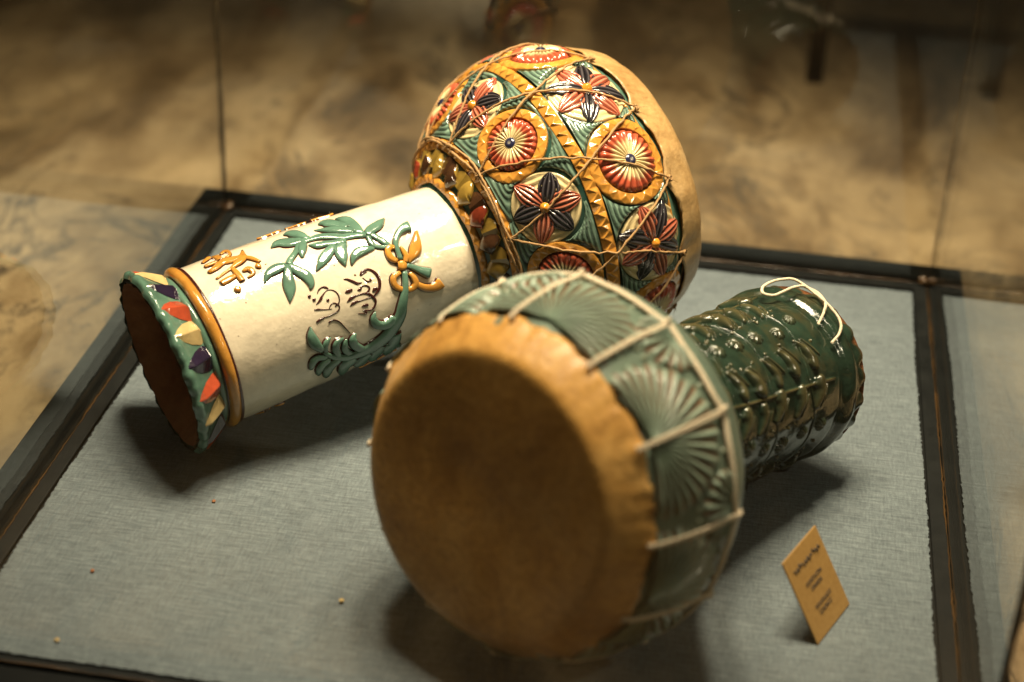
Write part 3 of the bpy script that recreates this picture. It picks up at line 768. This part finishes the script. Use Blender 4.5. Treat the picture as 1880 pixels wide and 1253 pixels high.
def filler(s0, phim, d, Ra, Rb, y0, y1, sgn):
    ny, nxx = 22, 11
    y = np.linspace(y0, y1, ny)
    xl = -d / 2 + np.sqrt(np.clip(Ra ** 2 - y ** 2, 0, None)) + .0008
    xr = d / 2 - np.sqrt(np.clip(Rb ** 2 - y ** 2, 0, None)) - .0008
    xl = np.maximum(xl, -d / 2 + .001); xr = np.minimum(xr, d / 2 - .001)
    ok = xr > xl + .0005
    mid = (xl + xr) / 2; xl = np.where(ok, xl, mid - .0003); xr = np.where(ok, xr, mid + .0003)
    q = np.linspace(0, 1, nxx)
    X = xl[:, None] * (1 - q) + xr[:, None] * q; Y = np.repeat(y[:, None], nxx, 1)
    v = 2 * q[None] - 1
    arc = Y * 780 - 2.2 * v ** 2 * np.sign(sgn) + 0.9 * v
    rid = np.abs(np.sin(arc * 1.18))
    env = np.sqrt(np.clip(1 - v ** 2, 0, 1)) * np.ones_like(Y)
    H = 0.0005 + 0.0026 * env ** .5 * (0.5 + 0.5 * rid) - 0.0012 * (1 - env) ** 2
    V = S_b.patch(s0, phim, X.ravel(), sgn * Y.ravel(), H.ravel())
    c = np.array((0.120, 0.200, 0.150))[None] * (0.06 + 0.94 * rid.ravel()[:, None]) + 0.20 * (rid.ravel()[:, None] ** 8) * np.array((.6, .8, .6))  # groove shade is put into the colour so the ridges look deeper
    F = grid_faces(ny, nxx)
    if sgn < 0: F = [f[::-1] for f in F]
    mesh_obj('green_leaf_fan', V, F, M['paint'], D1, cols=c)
dA = S_b.r_s(sA) * R(30); dB = S_b.r_s(sB) * R(30)
for k in range(12):
    pA, pB = R(70 + 30 * k), R(95 + 30 * k + (0.8 if k < 3 else 0))
    ra, rb = (RAo, RAf) if k % 2 == 0 else (RAf, RAo)
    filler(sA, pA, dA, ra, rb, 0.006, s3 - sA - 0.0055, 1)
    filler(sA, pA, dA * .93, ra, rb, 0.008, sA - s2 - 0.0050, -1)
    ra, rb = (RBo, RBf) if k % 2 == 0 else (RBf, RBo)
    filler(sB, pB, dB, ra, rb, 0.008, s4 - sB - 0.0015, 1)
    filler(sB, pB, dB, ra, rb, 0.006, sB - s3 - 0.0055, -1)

# scale collar between the two neck bands
sc0, sc1 = s1 + 0.0033, s2 - 0.0048
NS = 20
cyc = ['olive', 'oxblood', 'umber', 'olive', 'umber']
S_t = lambda s: float(np.interp(s, S_b.S, S_b.T))
ln = sc1 - sc0
for i in range(NS):
    p = 118 + i * 360 / NS
    rows = [(S_t(sc0 + 0.30 * ln), p + 9, .0080), (S_t(sc0 + 0.6 * ln), p + 9, .0092), (S_t(sc0 + 0.84 * ln), p + 9, .0084), (S_t(sc0 + 1.02 * ln), p + 9, .0040)]
    xs = np.array([-1, -.97, -.6, 0, .6, .97, 1.0]); hs = np.array([-.3, .25, .5, 1.0, .6, .25, -.3])
    V, F, mi = strip_sy(S_b, rows, 0.0030, 9, xs, hs, 0.0003)
    mesh_obj('scale', V, F, None, D1, mats=[M['olive'] if i % 3 else M['umber'], M['ink']], midx=mi, smooth=False)
for i in range(NS):
    p = 118 + i * 360 / NS
    rows = [(S_t(sc0 - .0008), p, .0022), (S_t(sc0 + 0.16 * ln), p - 1, .0055), (S_t(sc0 + 0.40 * ln), p - 1.5, .0084), (S_t(sc0 + 0.60 * ln), p - 1, .0086), (S_t(sc0 + 0.76 * ln), p + 1, .0050)]
    xs = np.array([-1, -.98, -.55, -.1, .5, .98, 1.0]); hs = np.array([-.3, .45, .8, 1.0, .55, .3, -.3])
    V, F, mi = strip_sy(S_b, rows, 0.0052, 11, xs, hs, 0.0004)
    mesh_obj('scale', V, F, None, D1, mats=[M[cyc[i % 5]], M['olive']], midx=mi)

# skin head, laced on
RN = np.radians(np.array([3, 33, 63, 93, 123, 152, 182, 212, 242, 272, 302, 332], float))
NN = np.radians(np.array([-5, 25, 55, 85, 115, 153, 188, 218, 248, 278, 308, 336], float))
def node_dist(p, nodes):
    d = np.abs((p[:, None] - nodes[None] + np.pi) % (2 * np.pi) - np.pi)
    return d.min(1)
S_sk = Surf([(.340, .1145), (.350, .1092), (.358, .1054), (.366, .1022), (.3715, .1000), (.3755, .0978), (.3788, .0945), (.3808, .089), (.3812, .075), (.3812, .04), (.3812, .006)])
def skin(name, S, nphi, n, s_edge_fun, mat, parent, wrinkle, flip):
    ph = np.linspace(0, 2 * np.pi, nphi, endpoint=False)
    se = s_edge_fun(ph); s_end = S.S[-1]
    u = np.concatenate([np.linspace(0, 0.25, n)[:-1], np.linspace(0.25, 1, n)])
    sr = S.S[-1] * 0 + 0.035
    V, E = [], []
    for k in u:
        s = se + (se.mean() + sr - se) * (k / 0.25) if k <= 0.25 else (se.mean() + sr) + (s_end - se.mean() - sr) * ((k - .25) / .75)
        s = s * np.ones_like(ph)
        V.append(S.at_s(s, ph, wrinkle(ph, k)))
        E.append(np.full(nphi, max(0.0, 1 - k / 0.25)))
    F = grid_faces(len(u), nphi, True)
    F = [f[::-1] for f in F]
    F.append(tuple((len(u) - 1) * nphi + q for q in range(nphi))[::-1])
    o = mesh_obj(name, np.concatenate(V), F, mat, parent, fattr=np.concatenate(E))
    md = o.modifiers.new('thick', 'SOLIDIFY'); md.thickness = 0.0009; md.offset = -1
    return o
jag = rng.normal(0, 1, 480)
jag = np.convolve(np.concatenate([jag[-3:], jag, jag[:3]]), np.ones(4) / 4, 'same')[3:-3]
def edge_w(p):
    d = node_dist(p, RN)
    return S_sk.s_of_t(.3515) + 0.0068 * np.clip(d / R(15), 0, 1) ** 0.7 + 0.0009 * jag
def wr_w(p, k):
    d = node_dist(p, RN)
    q = np.clip(1 - k / 0.25, 0, 1)
    return 0.0008 - 0.0016 * q * np.exp(-(d / R(5)) ** 2) + 0.0006 * q * np.exp(-((d - R(9)) / R(5)) ** 2) + 0.0002 * q ** 2 * np.sin(p * 41)
skin('skin_head', S_sk, 480, 12, edge_w, M['skin_w'], D1, wr_w, False)

# hemp lacing
S_tw = Surf([(.2215, .0500), (.2405, .0768), (.256, .0940), (.274, .1082), (.2922, .1160), (.31, .1192), (.33, .1180), (.345, .1128), (.354, .1085), (.362, .1055)])
def lace(p0, p1):
    n = 46
    u = np.linspace(0, 1, n)
    t = S_tw.S[0] * 0 + np.interp(u, [0, 1], [S_tw.s_of_t(.2405), S_tw.s_of_t(.3545)])
    d = (p1 - p0 + np.pi) % (2 * np.pi) - np.pi
    ph_ = p0 + d * (u + 0.05 * np.sin(np.pi * 2 * u) * rng.normal(0, 1)) + rng.normal(0, .003, n)
    P = S_tw.at_s(t, ph_, 0.0011 + rng.normal(0, .00015, n))
    return tube_pts(P, 0.00085, 6, False, 0.12)[:2]
parts = []
for k in range(12):
    parts.append(lace(NN[(k - 1) % 12], RN[k])); parts.append(lace(NN[(k + 1) % 12], RN[k]))
V, F = join_geo(parts)
lacing = mesh_obj('lacing', V, F, M['twine'], D1)
n = 240; ph = np.linspace(0, 2 * np.pi, n, endpoint=False)
parts = []
for q in range(2):
    tt = S_tw.s_of_t(.2395 + 0.0016 * q) + 0.0012 * np.cos(6 * ph + q) + rng.normal(0, .00015, n)
    parts.append(tube_pts(S_tw.at_s(tt, ph, 0.0016 + 0.0008 * np.sin(12 * ph + 2 * q)), 0.00095, 6, True, 0.1)[:2])
V, F = join_geo(parts)
mesh_obj('neck_cord', V, F, M['twine'], D1)
for k in range(12):     # knots and frayed ends
    for (s_, p_, sz) in ((S_tw.s_of_t(.3545), RN[k], 1.0), (S_tw.s_of_t(.2405), NN[k], 0.8)):
        parts = []
        q = np.linspace(0, 4 * np.pi, 26)
        base = S_tw.at_s(np.full(26, s_) + 0.0016 * sz * np.cos(q), p_ + 0.0016 * sz * np.sin(q) / 0.1, 0.0016 + 0.0006 * np.sin(q * .5))
        parts.append(tube_pts(base, 0.0008, 6, False, 0.1)[:2])
        for e in range(3):
            L_ = rng.uniform(.004, .010) * sz; an = rng.uniform(0, 2 * np.pi); u = np.linspace(0, 1, 7)
            P = S_tw.at_s(s_ + L_ * u * np.cos(an), p_ + L_ * u * np.sin(an) / 0.1 + 0.004 * u * u, 0.0018 + 0.004 * u * rng.random())
            parts.append(tube_pts(P, 0.0004 * (1.1 - u), 5)[:2])
        V, F = join_geo(parts)
        mesh_obj('knot', V, F, M['twine'], lacing)

# ================================================================ green goblet drum
D2 = drum_root('goblet_drum', (0.0183, -0.2512, 0.1245), R(59.6), R(-11.0))
tag(D2, 'dark green glazed goblet drum with amber skin head facing forward', 'drum', 'glazed goblet drums in the case')
GPROF = [(.010, .0910), (.0218, .0992), (.05, .1062), (.07, .1085), (.0852, .1088), (.10, .1066), (.115, .099), (.13, .085), (.145, .071), (.158, .061), (.17, .0555),
         (.19, .0532), (.22, .0532), (.25, .0545), (.28, .0562), (.303, .0578), (.3085, .0572), (.312, .0572), (.316, .0602), (.321, .0615), (.326, .0606), (.329, .0588), (.334, .0592), (.338, .0592)]
S_g = Surf(GPROF)
GB, GD, GT = np.array((0.150, 0.205, 0.155)), np.array((0.021, 0.041, 0.026)), np.array((0.30, 0.13, 0.035))
def green_lathe():
    n, nphi = 210, 288
    s = np.linspace(S_g.s_of_t(.010), S_g.s_of_t(.338), n); ph = np.linspace(0, 2 * np.pi, nphi, endpoint=False)
    ss, pp = np.meshgrid(s, ph, indexing='ij'); tt = np.interp(ss, S_g.S, S_g.T)
    h = 0.0004 * np.sin(ss * 120 + 3 * np.sin(pp * 4)) * np.sin(pp * 7 + ss * 60)
    # scalloped foot
    k = np.clip((tt - .331) / .007, 0, 1)
    h = h + k * (0.0034 * np.abs(np.cos(pp * 11)) - 0.0024)
    V = S_g.at_s(ss, pp, h).reshape(-1, 3)
    a = np.clip((tt - .10) / .06, 0, 1)[..., None]
    c = GB * (1 - a) + GD * a
    e = np.clip((tt - .335) / .003, 0, 1)[..., None] * (0.6 + 0.4 * np.sin(pp * 5)[..., None])
    c = c * (1 - .6 * e) + GT * .6 * e
    fc = [f[::-1] for f in grid_faces(n, nphi, True)]
    tm = tt[:, 0]
    mi = [0 if tm[i // nphi] < .112 else 1 for i in range(len(fc))]
    return mesh_obj('body', V, fc, None, D2, cols=c.reshape(-1, 3), mats=[M['gbowl'], M['gstem']], midx=mi)
gbody = green_lathe()
S_gi = Surf([(.338, .0592), (.3385, .057), (.337, .054), (.32, .051), (.28, .049), (.2, .044)])
ph = np.linspace(0, 2 * np.pi, 120, endpoint=False)
sg = np.linspace(0, S_gi.S[-1], 30); a_, b_ = np.meshgrid(sg, ph, indexing='ij')
mesh_obj('clay_wall', S_gi.at_s(a_, b_, 0).reshape(-1, 3), grid_faces(30, 120, True), M['terracotta'], D2)

# shell fans round the bowl
def shell(phi0, t0, Rad, NR, parent, sgn=1):
    s0 = S_g.s_of_t(t0)
    nth, nr = NR * 8 + 1, 14
    th = np.linspace(R(-14), R(194), nth); rr = np.linspace(0.0025, 1, nr)
    uu, aa = np.meshgrid(rr, th, indexing='ij')
    lim = Rad * (0.80 + 0.20 * np.sin(aa)) * (1 + 0.03 * np.cos(aa * NR))
    x = uu * lim * np.cos(aa); y = uu * lim * np.sin(aa)
    y = np.maximum(y, S_g.s_of_t(.022) - s0) if sgn > 0 else -y
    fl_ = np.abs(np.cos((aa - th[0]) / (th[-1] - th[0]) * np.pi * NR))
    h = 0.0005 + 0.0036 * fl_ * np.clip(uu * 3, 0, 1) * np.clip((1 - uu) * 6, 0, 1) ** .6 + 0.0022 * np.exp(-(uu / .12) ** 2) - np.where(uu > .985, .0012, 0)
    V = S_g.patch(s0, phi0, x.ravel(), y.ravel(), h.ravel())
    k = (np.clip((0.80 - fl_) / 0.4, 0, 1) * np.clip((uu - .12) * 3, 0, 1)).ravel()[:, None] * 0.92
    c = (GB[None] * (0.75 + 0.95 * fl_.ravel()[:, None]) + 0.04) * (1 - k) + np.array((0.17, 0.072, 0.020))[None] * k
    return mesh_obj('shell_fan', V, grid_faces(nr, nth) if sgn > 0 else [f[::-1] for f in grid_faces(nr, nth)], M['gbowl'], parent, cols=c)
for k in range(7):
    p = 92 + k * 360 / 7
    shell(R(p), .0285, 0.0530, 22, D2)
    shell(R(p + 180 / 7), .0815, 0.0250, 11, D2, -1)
    # beads along the fan
    for q in range(9):
        an = R(10 + 20 * q); rr_ = 0.0565 * (0.82 + 0.18 * math.sin(an))
        s_ = S_g.s_of_t(.0285) + rr_ * math.sin(an); x_ = rr_ * math.cos(an)
        if abs(x_) > 0.046: continue
        pc = R(p) + x_ / S_g.r_s(s_)
        rad = np.array([.0001, .0012, .0019, .0023])
        polar('bead', S_g, s_, pc, rad, 8, lambda r, t: 0.0020 - 420 * r ** 2, lambda r, t: np.tile(np.array((0.26, 0.30, 0.21)), (len(r), 1)), D2, M['gbowl'])

# stem relief of the green drum
def gstroke(name, rows, h, parent, n=12, crest=0.45):
    xs = np.array([-1, -.95, -.7, -.35, 0, .35, .7, .95, 1.0]); hs = np.array([-.2, .2, .65, .92, 1.0, .92, .65, .2, -.2])
    V, F, mi = strip_sy(S_g, rows, h, n, xs, hs, 0.0004)
    k = np.tile(np.clip(hs, 0, 1) ** 3, n)[:, None] * crest
    c = GD[None] * (1 - k) + np.array((0.16, 0.12, 0.045))[None] * k
    return mesh_obj(name, V, F, M['gstem'], parent, cols=c)
for p0_, p1_ in ((146, 156), (66, 74), (226, 232), (306, 310), (14, 12)):
    gstroke('panel_ridge', [(.150, p0_ - 2, .0012), (.20, (p0_ + p1_) / 2 - 1, .0014), (.25, (p0_ + p1_) / 2 + 2, .0014), (.300, p1_, .0012)], 0.0018, D2, 26, 0.7)
for cphi in (110, 190, 270, 350, 40):
    for k, t in enumerate((.172, .193, .214, .236, .258, .280)):
        for sd in (-1, 1):
            j = rng.normal(0, 2.5); t_ = t + rng.normal(0, .0022); z_ = rng.uniform(.75, 1.3)
            q = cphi + sd * 28 + j
            gstroke('scroll', [(t_ - .0050, q - sd * 12, .0010 * z_), (t_ - .001, q - sd * 6, .0030 * z_), (t_ + .0020, q - sd * 0, .0044 * z_), (t_ + .0025, q + sd * 5, .0056 * z_), (t_ + .0015, q + sd * 9.5, .0030)], 0.0036 * z_, D2, 14, 0.5)
            for e in range(2):
                o_ = .0052 + .0034 * e
                gstroke('scroll', [(t_ - .006 + o_, q - sd * 13, .0005), (t_ + o_ - .001, q - sd * 5, .0011), (t_ + .003 + o_, q + sd * (3 - e), .0009)], 0.0014, D2, 9, 0.5)
        rad = np.array([.0001, .0014, .0030, .0045, .0058, .0064])
        rz = rng.uniform(.75, 1.1); nf = int(rng.integers(8, 12))
        polar('rosette', S_g, S_g.s_of_t(t + .008), R(cphi + rng.normal(0, 4)), rad * rz, 66, lambda r, tt: 0.0026 * (1 - (r / .0064 / rz) ** 2) + 0.0010 * np.cos(nf * tt) * (r / .0064 / rz) ** 1.5 - np.where(r > .0062 * rz, .0012, 0),
              lambda r, tt: GD[None] * (1 + 0.8 * np.cos(nf * tt)[:, None] * (r[:, None] / .0064)) + np.array((.05, .035, .012))[None] * (1 - r[:, None] / .007), D2, M['gstem'])
        for e in range(5):
            polar('bead', S_g, S_g.s_of_t(t + rng.uniform(-.010, .010)), R(cphi + rng.choice([-1, 1]) * rng.uniform(10, 17)), np.array([.0001, .0008, .0013]) * rng.uniform(.7, 1.3), 7,
                  lambda r, tt: 0.0014 - 600 * r ** 2, lambda r, tt: np.tile(np.array((0.10, 0.09, 0.04)), (len(r), 1)), D2, M['gstem'])
for t in (.187, .231, .2745):    # faint arcs between the rows
    n = 160; ph = np.linspace(0, 2 * np.pi, n, endpoint=False)
    V, F, *_ = tube_pts(S_g.at(t + .003 * np.cos(4.5 * (ph - R(110))), ph, 0.0001), 0.0007, 6, True)
    mesh_obj('groove_line', V, F, M['gstem'], D2, cols=np.tile(GD * 1.3, (len(V), 1)))

# amber skin
S_gs = Surf([(.0275, .1032), (.0220, .1012), (.0165, .0980), (.0090, .0922), (.0030, .0872), (.0008, .0850), (.0001, .0838), (-.0004, .0815), (-.0006, .076), (-.0004, .05), (.0002, .02), (.0003, .006)])
jag2 = np.convolve(rng.normal(0, 1, 486), np.ones(4) / 4, 'same')[3:-3]
GN = np.radians(np.array([22, 52, 82, 114, 143.5, 174, 202, 232, 262, 292, 322, 352], float))
def edge_g(p):
    d = node_dist(p, GN)
    return S_gs.s_of_t(.0215) * 0 + 0.0066 + 0.0007 * np.cos(p * 12) + 0.0007 * jag2 - 0.0014 * np.exp(-(d / R(4)) ** 2)
def wr_g(p, k):
    q = np.clip(1 - k / 0.25, 0, 1)
    d = node_dist(p, GN)
    c = np.clip(1 - k, 0, 1)
    dip = 0.0010 * np.sin(p * 2 + 1) * (k > .25) * np.sin(np.pi * np.clip((k - .25) / .75, 0, 1))
    return 0.0008 + 0.0005 * q ** 5 * np.sin(p * 24 + 2 * np.sin(p * 5)) - 0.0007 * q ** 2 * np.exp(-(d / R(4)) ** 2) + 0.0003 * q ** 3 * np.sin(p * 57) + 0.0005 * q * np.sin(p * 7 + 1) * np.sin(p * 3) + dip
skin('skin_head', S_gs, 480, 12, edge_g, M['skin_g'], D2, wr_g, True)
# dark stitch holes along the cut edge
parts = []
for k in range(84):
    p = 2 * np.pi * k / 84 + rng.normal(0, .008)
    s_ = 0.0090 + 0.0007 * np.cos(p * 12) + rng.normal(0, .0004)
    u = np.linspace(-1, 1, 6)
    P = S_gs.at_s(s_ + 0.0022 * u, p + 0.02 * u * rng.normal(0, .5), 0.0012 + 0.0010 * (1 - u ** 2))
    parts.append(tube_pts(P, 0.00075, 5)[:2])
V, F = join_geo(parts)
mesh_obj('stitching', V, F, cloth_like('dark_thread', (0.05, 0.025, 0.012)), D2)['kind'] = 'stuff'

# cotton cord: a ring at the widest part and spokes to the skin
S_gc = Surf([(.0, .088), (.012, .0967), (.0213, .1028), (.05, .1096), (.07, .1115), (.0852, .1116), (.10, .1092)])
n = 900; ph = np.linspace(0, 2 * np.pi, n, endpoint=False)
dn = node_dist(ph, GN)
tt = .0835 + 0.0035 * np.exp(-(dn / R(5)) ** 2) * np.cos(0) - 0.001
V, F = join_geo(cord_geo(S_gc.at(tt - .0012, ph, 0.0002), 0.0012, 260, True) + cord_geo(S_gc.at(tt + .0010, ph, 0.0002), 0.0012, 260, True))
cring = mesh_obj('cord_ring', V, F, M['cord'], D2)
for k in range(12):
    parts = []
    for sd in (-1, 1):
        u = np.linspace(0, 1, 110)
        s_ = S_gc.s_of_t(.0165) + (S_gc.s_of_t(.0855) - S_gc.s_of_t(.0165)) * u
        P = S_gc.at_s(s_, GN[k] + R(-1.0) * u + sd * (0.0062 + 0.002 * u), 0.0004 + 0.0008 * np.exp(-((u - 1) / .08) ** 2) - 0.0006 * (u < .05))
        parts += cord_geo(P, 0.00095, 300)
    # hitch over the ring
    q = np.linspace(0, 2 * np.pi, 60)
    cpt = S_gc.at(.0852, GN[k] - R(1), 0.0008)
    rad_ = cpt * (1, 1, 0) / np.linalg.norm(cpt * (1, 1, 0)); ax = np.array([0, 0, 1.0]); tg = np.cross(ax, rad_)
    P = cpt + 0.0032 * np.cos(q)[:, None] * ax + 0.0022 * np.sin(q)[:, None] * rad_ + 0.004 * (q / 6.28 - .5)[:, None] * tg
    parts += cord_geo(P, 0.0011, 260)
    V, F = join_geo(parts)
    mesh_obj('cord_spoke', V, F, M['cord'], D2)
# loose bow of cord on the foot
BT = [(0.3055, 134.2, .0026), (0.3175, 130.3, .0030), (0.3241, 123.4, .0032), (0.3262, 112.7, .0034), (0.325, 102.5, .0045), (0.3253, 93.6, .0060), (.322, 86, .0085), (.312, 80.5, .0095), (.300, 79.0, .0090),
      (.2915, 83.0, .0075), (.296, 87.5, .0060), (0.3065, 88.5, .0055), (0.3164, 91.7, .0072), (0.3290, 95.0, .0045), (0.3325, 100.2, .0036), (0.3278, 107.7, .0034), (0.3186, 113.9, .0034), (0.305, 119.7, .0024)]
b_ = catmull(np.array(BT), 420)
S_gf = Surf([(.280, .0562), (.300, .0576), (.315, .0600), (.322, .0612), (.33, .0605), (.338, .0597)])
P = S_gf.at(b_[:, 0], np.radians(b_[:, 1]), b_[:, 2])
V, F = join_geo(cord_geo(P, 0.00100, 400))
mesh_obj('cord_bow', V, F, M['cord'], D2)

# ================================================================ label card
def card_mat():
    mt, nt, b = new_mat('amber_card')
    v = objco(nt)
    n1 = noise(nt, 300, 4, 0.6, v)
    link(nt, ramp(nt, n1, [(0.3, (0.36, 0.20, 0.055)), (0.7, (0.45, 0.265, 0.080))]), b.inputs['Base Color'])
    b.inputs['Roughness'].default_value = 0.55
    return mt
M['card'] = card_mat()
ink_c = cloth_like('printed_ink', (0.05, 0.035, 0.022), 0.6, 400, 0.2, 0.1)
crd = empty('label_card')
ex = Vector((0.39797, 0.91740, 0)); nv = Vector((-0.91740, 0.39797, 0))
ey = (nv * 0.0300 + Vector((0, 0, 0.0480))).normalized(); ez = ex.cross(ey)
mm = Matrix((ex, ey, ez)).transposed().to_4x4(); mm.translation = (0.21789, -0.18563, 0.0004)
crd.matrix_world = mm
tag(crd, 'small amber caption card with dark print leaning back on the grey cloth', 'caption card')
CW, CH = 0.0480, 0.0566
box('card_face', (0, 0, -0.0011), (CW, CH, 0), M['card'], crd, 0.0003)
# easel strut behind so that the card stands
st = mesh_obj('card_strut', [(.034, .018, -.0012), (.044, .018, -.0012), (.044, .0060, -.0160), (.034, .0060, -.0160), (.034, .018, -.0020), (.044, .018, -.0020), (.044, .0056, -.0154), (.034, .0056, -.0154)],
              [(0, 1, 2, 3), (7, 6, 5, 4), (0, 4, 5, 1), (1, 5, 6, 2), (2, 6, 7, 3), (3, 7, 4, 0)], M['card'], crd, smooth=False)
def print_line(y, x0, x1, hgt, seed, cursive=False):
    """one line of small print: a run of short pen marks"""
    rg = np.random.default_rng(seed); parts = []
    x = x0
    while x < x1:
        wl = rg.uniform(.0012, .0030)
        k = 5
        px = np.linspace(x, min(x + wl, x1), k); py = y + hgt * 0.5 * np.concatenate([[0], rg.uniform(-1, 1, k - 2), [0]])
        P = np.column_stack([px, py, np.full(k, 0.00012)])
        parts.append(tube_pts(catmull(P, 12), 0.00030 if not cursive else 0.0004, 4)[:2])
        x += wl + (rg.uniform(.0001, .0004) if rg.random() < .7 else rg.uniform(.0006, .0010))
    return join_geo(parts)
u = np.linspace(0, 1, 60)
P = np.column_stack([0.0065 + 0.0360 * u, 0.0455 + 0.0012 * np.sin(u * 19) * np.cos(u * 7 + 1) + 0.0012 * np.sin(u * 61), np.full(60, .00012)])
V, F, *_ = tube_pts(P, 0.0004 + 0.0003 * np.abs(np.sin(u * 9)), 4)
mesh_obj('caption_line', V, F, ink_c, crd)
for i, (y, a0, a1) in enumerate(((.0335, .0130, .0345), (.0290, .0165, .0315), (.0180, .0130, .0345), (.0135, .0150, .0320))):
    for q in (-.0008, .0008):
        V, F = print_line(y + q, a0, a1, .0011, 10 * i + int(q * 1e4) + 30)
        mesh_obj('caption_line', V, F, ink_c, crd)

# ================================================================ crumbs of clay on the cloth
def crumb(x, y, r, mat, label, seed):
    rg = np.random.default_rng(seed)
    th = np.linspace(0, 2 * np.pi, 9, endpoint=False); la = np.linspace(-1.2, 1.2, 6)
    V = []
    for l in la:
        for t in th:
            k = r * rg.uniform(.7, 1.15)
            V.append((k * math.cos(l) * math.cos(t), k * math.cos(l) * math.sin(t), k * .7 * math.sin(l)))
    F = grid_faces(6, 9, True) + [tuple(range(9))[::-1], tuple(range(45, 54))]
    o = mesh_obj('clay_crumb', V, F, mat, smooth=False)
    o.location = (x, y, r * 0.55)
    tag(o, label, 'crumb', 'clay crumbs on the cloth')
M['chip'] = terracotta(); 
M['chip'].node_tree.nodes['Principled BSDF'].inputs['Roughness'].default_value = 0.6
crumb(-0.1813, -0.1211, .0014, M['chip'], 'tiny orange clay crumb on cloth below the white drum foot', 1)
crumb(-0.2325, -0.2086, .0014, M['chip'], 'tiny orange clay crumb on cloth near the left front', 2)
crumb(-0.0738, -0.2051, .0018, M['cream'], 'pale crumb on cloth at the left edge of the green drum shadow', 3)
crumb(-0.2292, -0.2758, .0016, M['cream'], 'pale crumb on cloth by the front left frame', 4)

# ================================================================ dark furniture behind the case, far out of focus
def dark_wood():
    mt, nt, b = new_mat('dark_stained_wood')
    n1 = noise(nt, 12, 5, 0.6, objco(nt, (1, 1, 6)))
    link(nt, ramp(nt, n1, [(0.3, (0.006, 0.0045, 0.0035)), (0.7, (0.016, 0.011, 0.008))]), b.inputs['Base Color'])
    b.inputs['Roughness'].default_value = 0.5
    return mt
M['darkwood'] = dark_wood()
bench = empty('low_bench', (0.205, 0.85, FZ))
tag(bench, 'blurred dark wooden bench standing behind the case at upper right', 'bench')
box('seat', (-0.012, -0.012, 0.30), (1.02, 0.42, 0.340), M['darkwood'], bench, 0.004)
for lx in (0.0, 1.0):
    for ly in (0.0, 0.40):
        box('leg', (lx - 0.009, ly - 0.009, 0.0004), (lx + 0.009, ly + 0.009, 0.2998), M['darkwood'], bench, 0.002)
pl = empty('dark_plinth', (-1.05, 1.15, FZ))
tag(pl, 'blurred dark plinth cut by the upper left corner of the picture', 'plinth')
box('plinth_body', (-0.30, -0.345, 0.0004), (0.29, 0.30, 0.52), M['darkwood'], pl, 0.006)
box('plinth_cap', (-0.315, -0.36, 0.5205), (0.305, 0.315, 0.55), M['darkwood'], pl, 0.004)
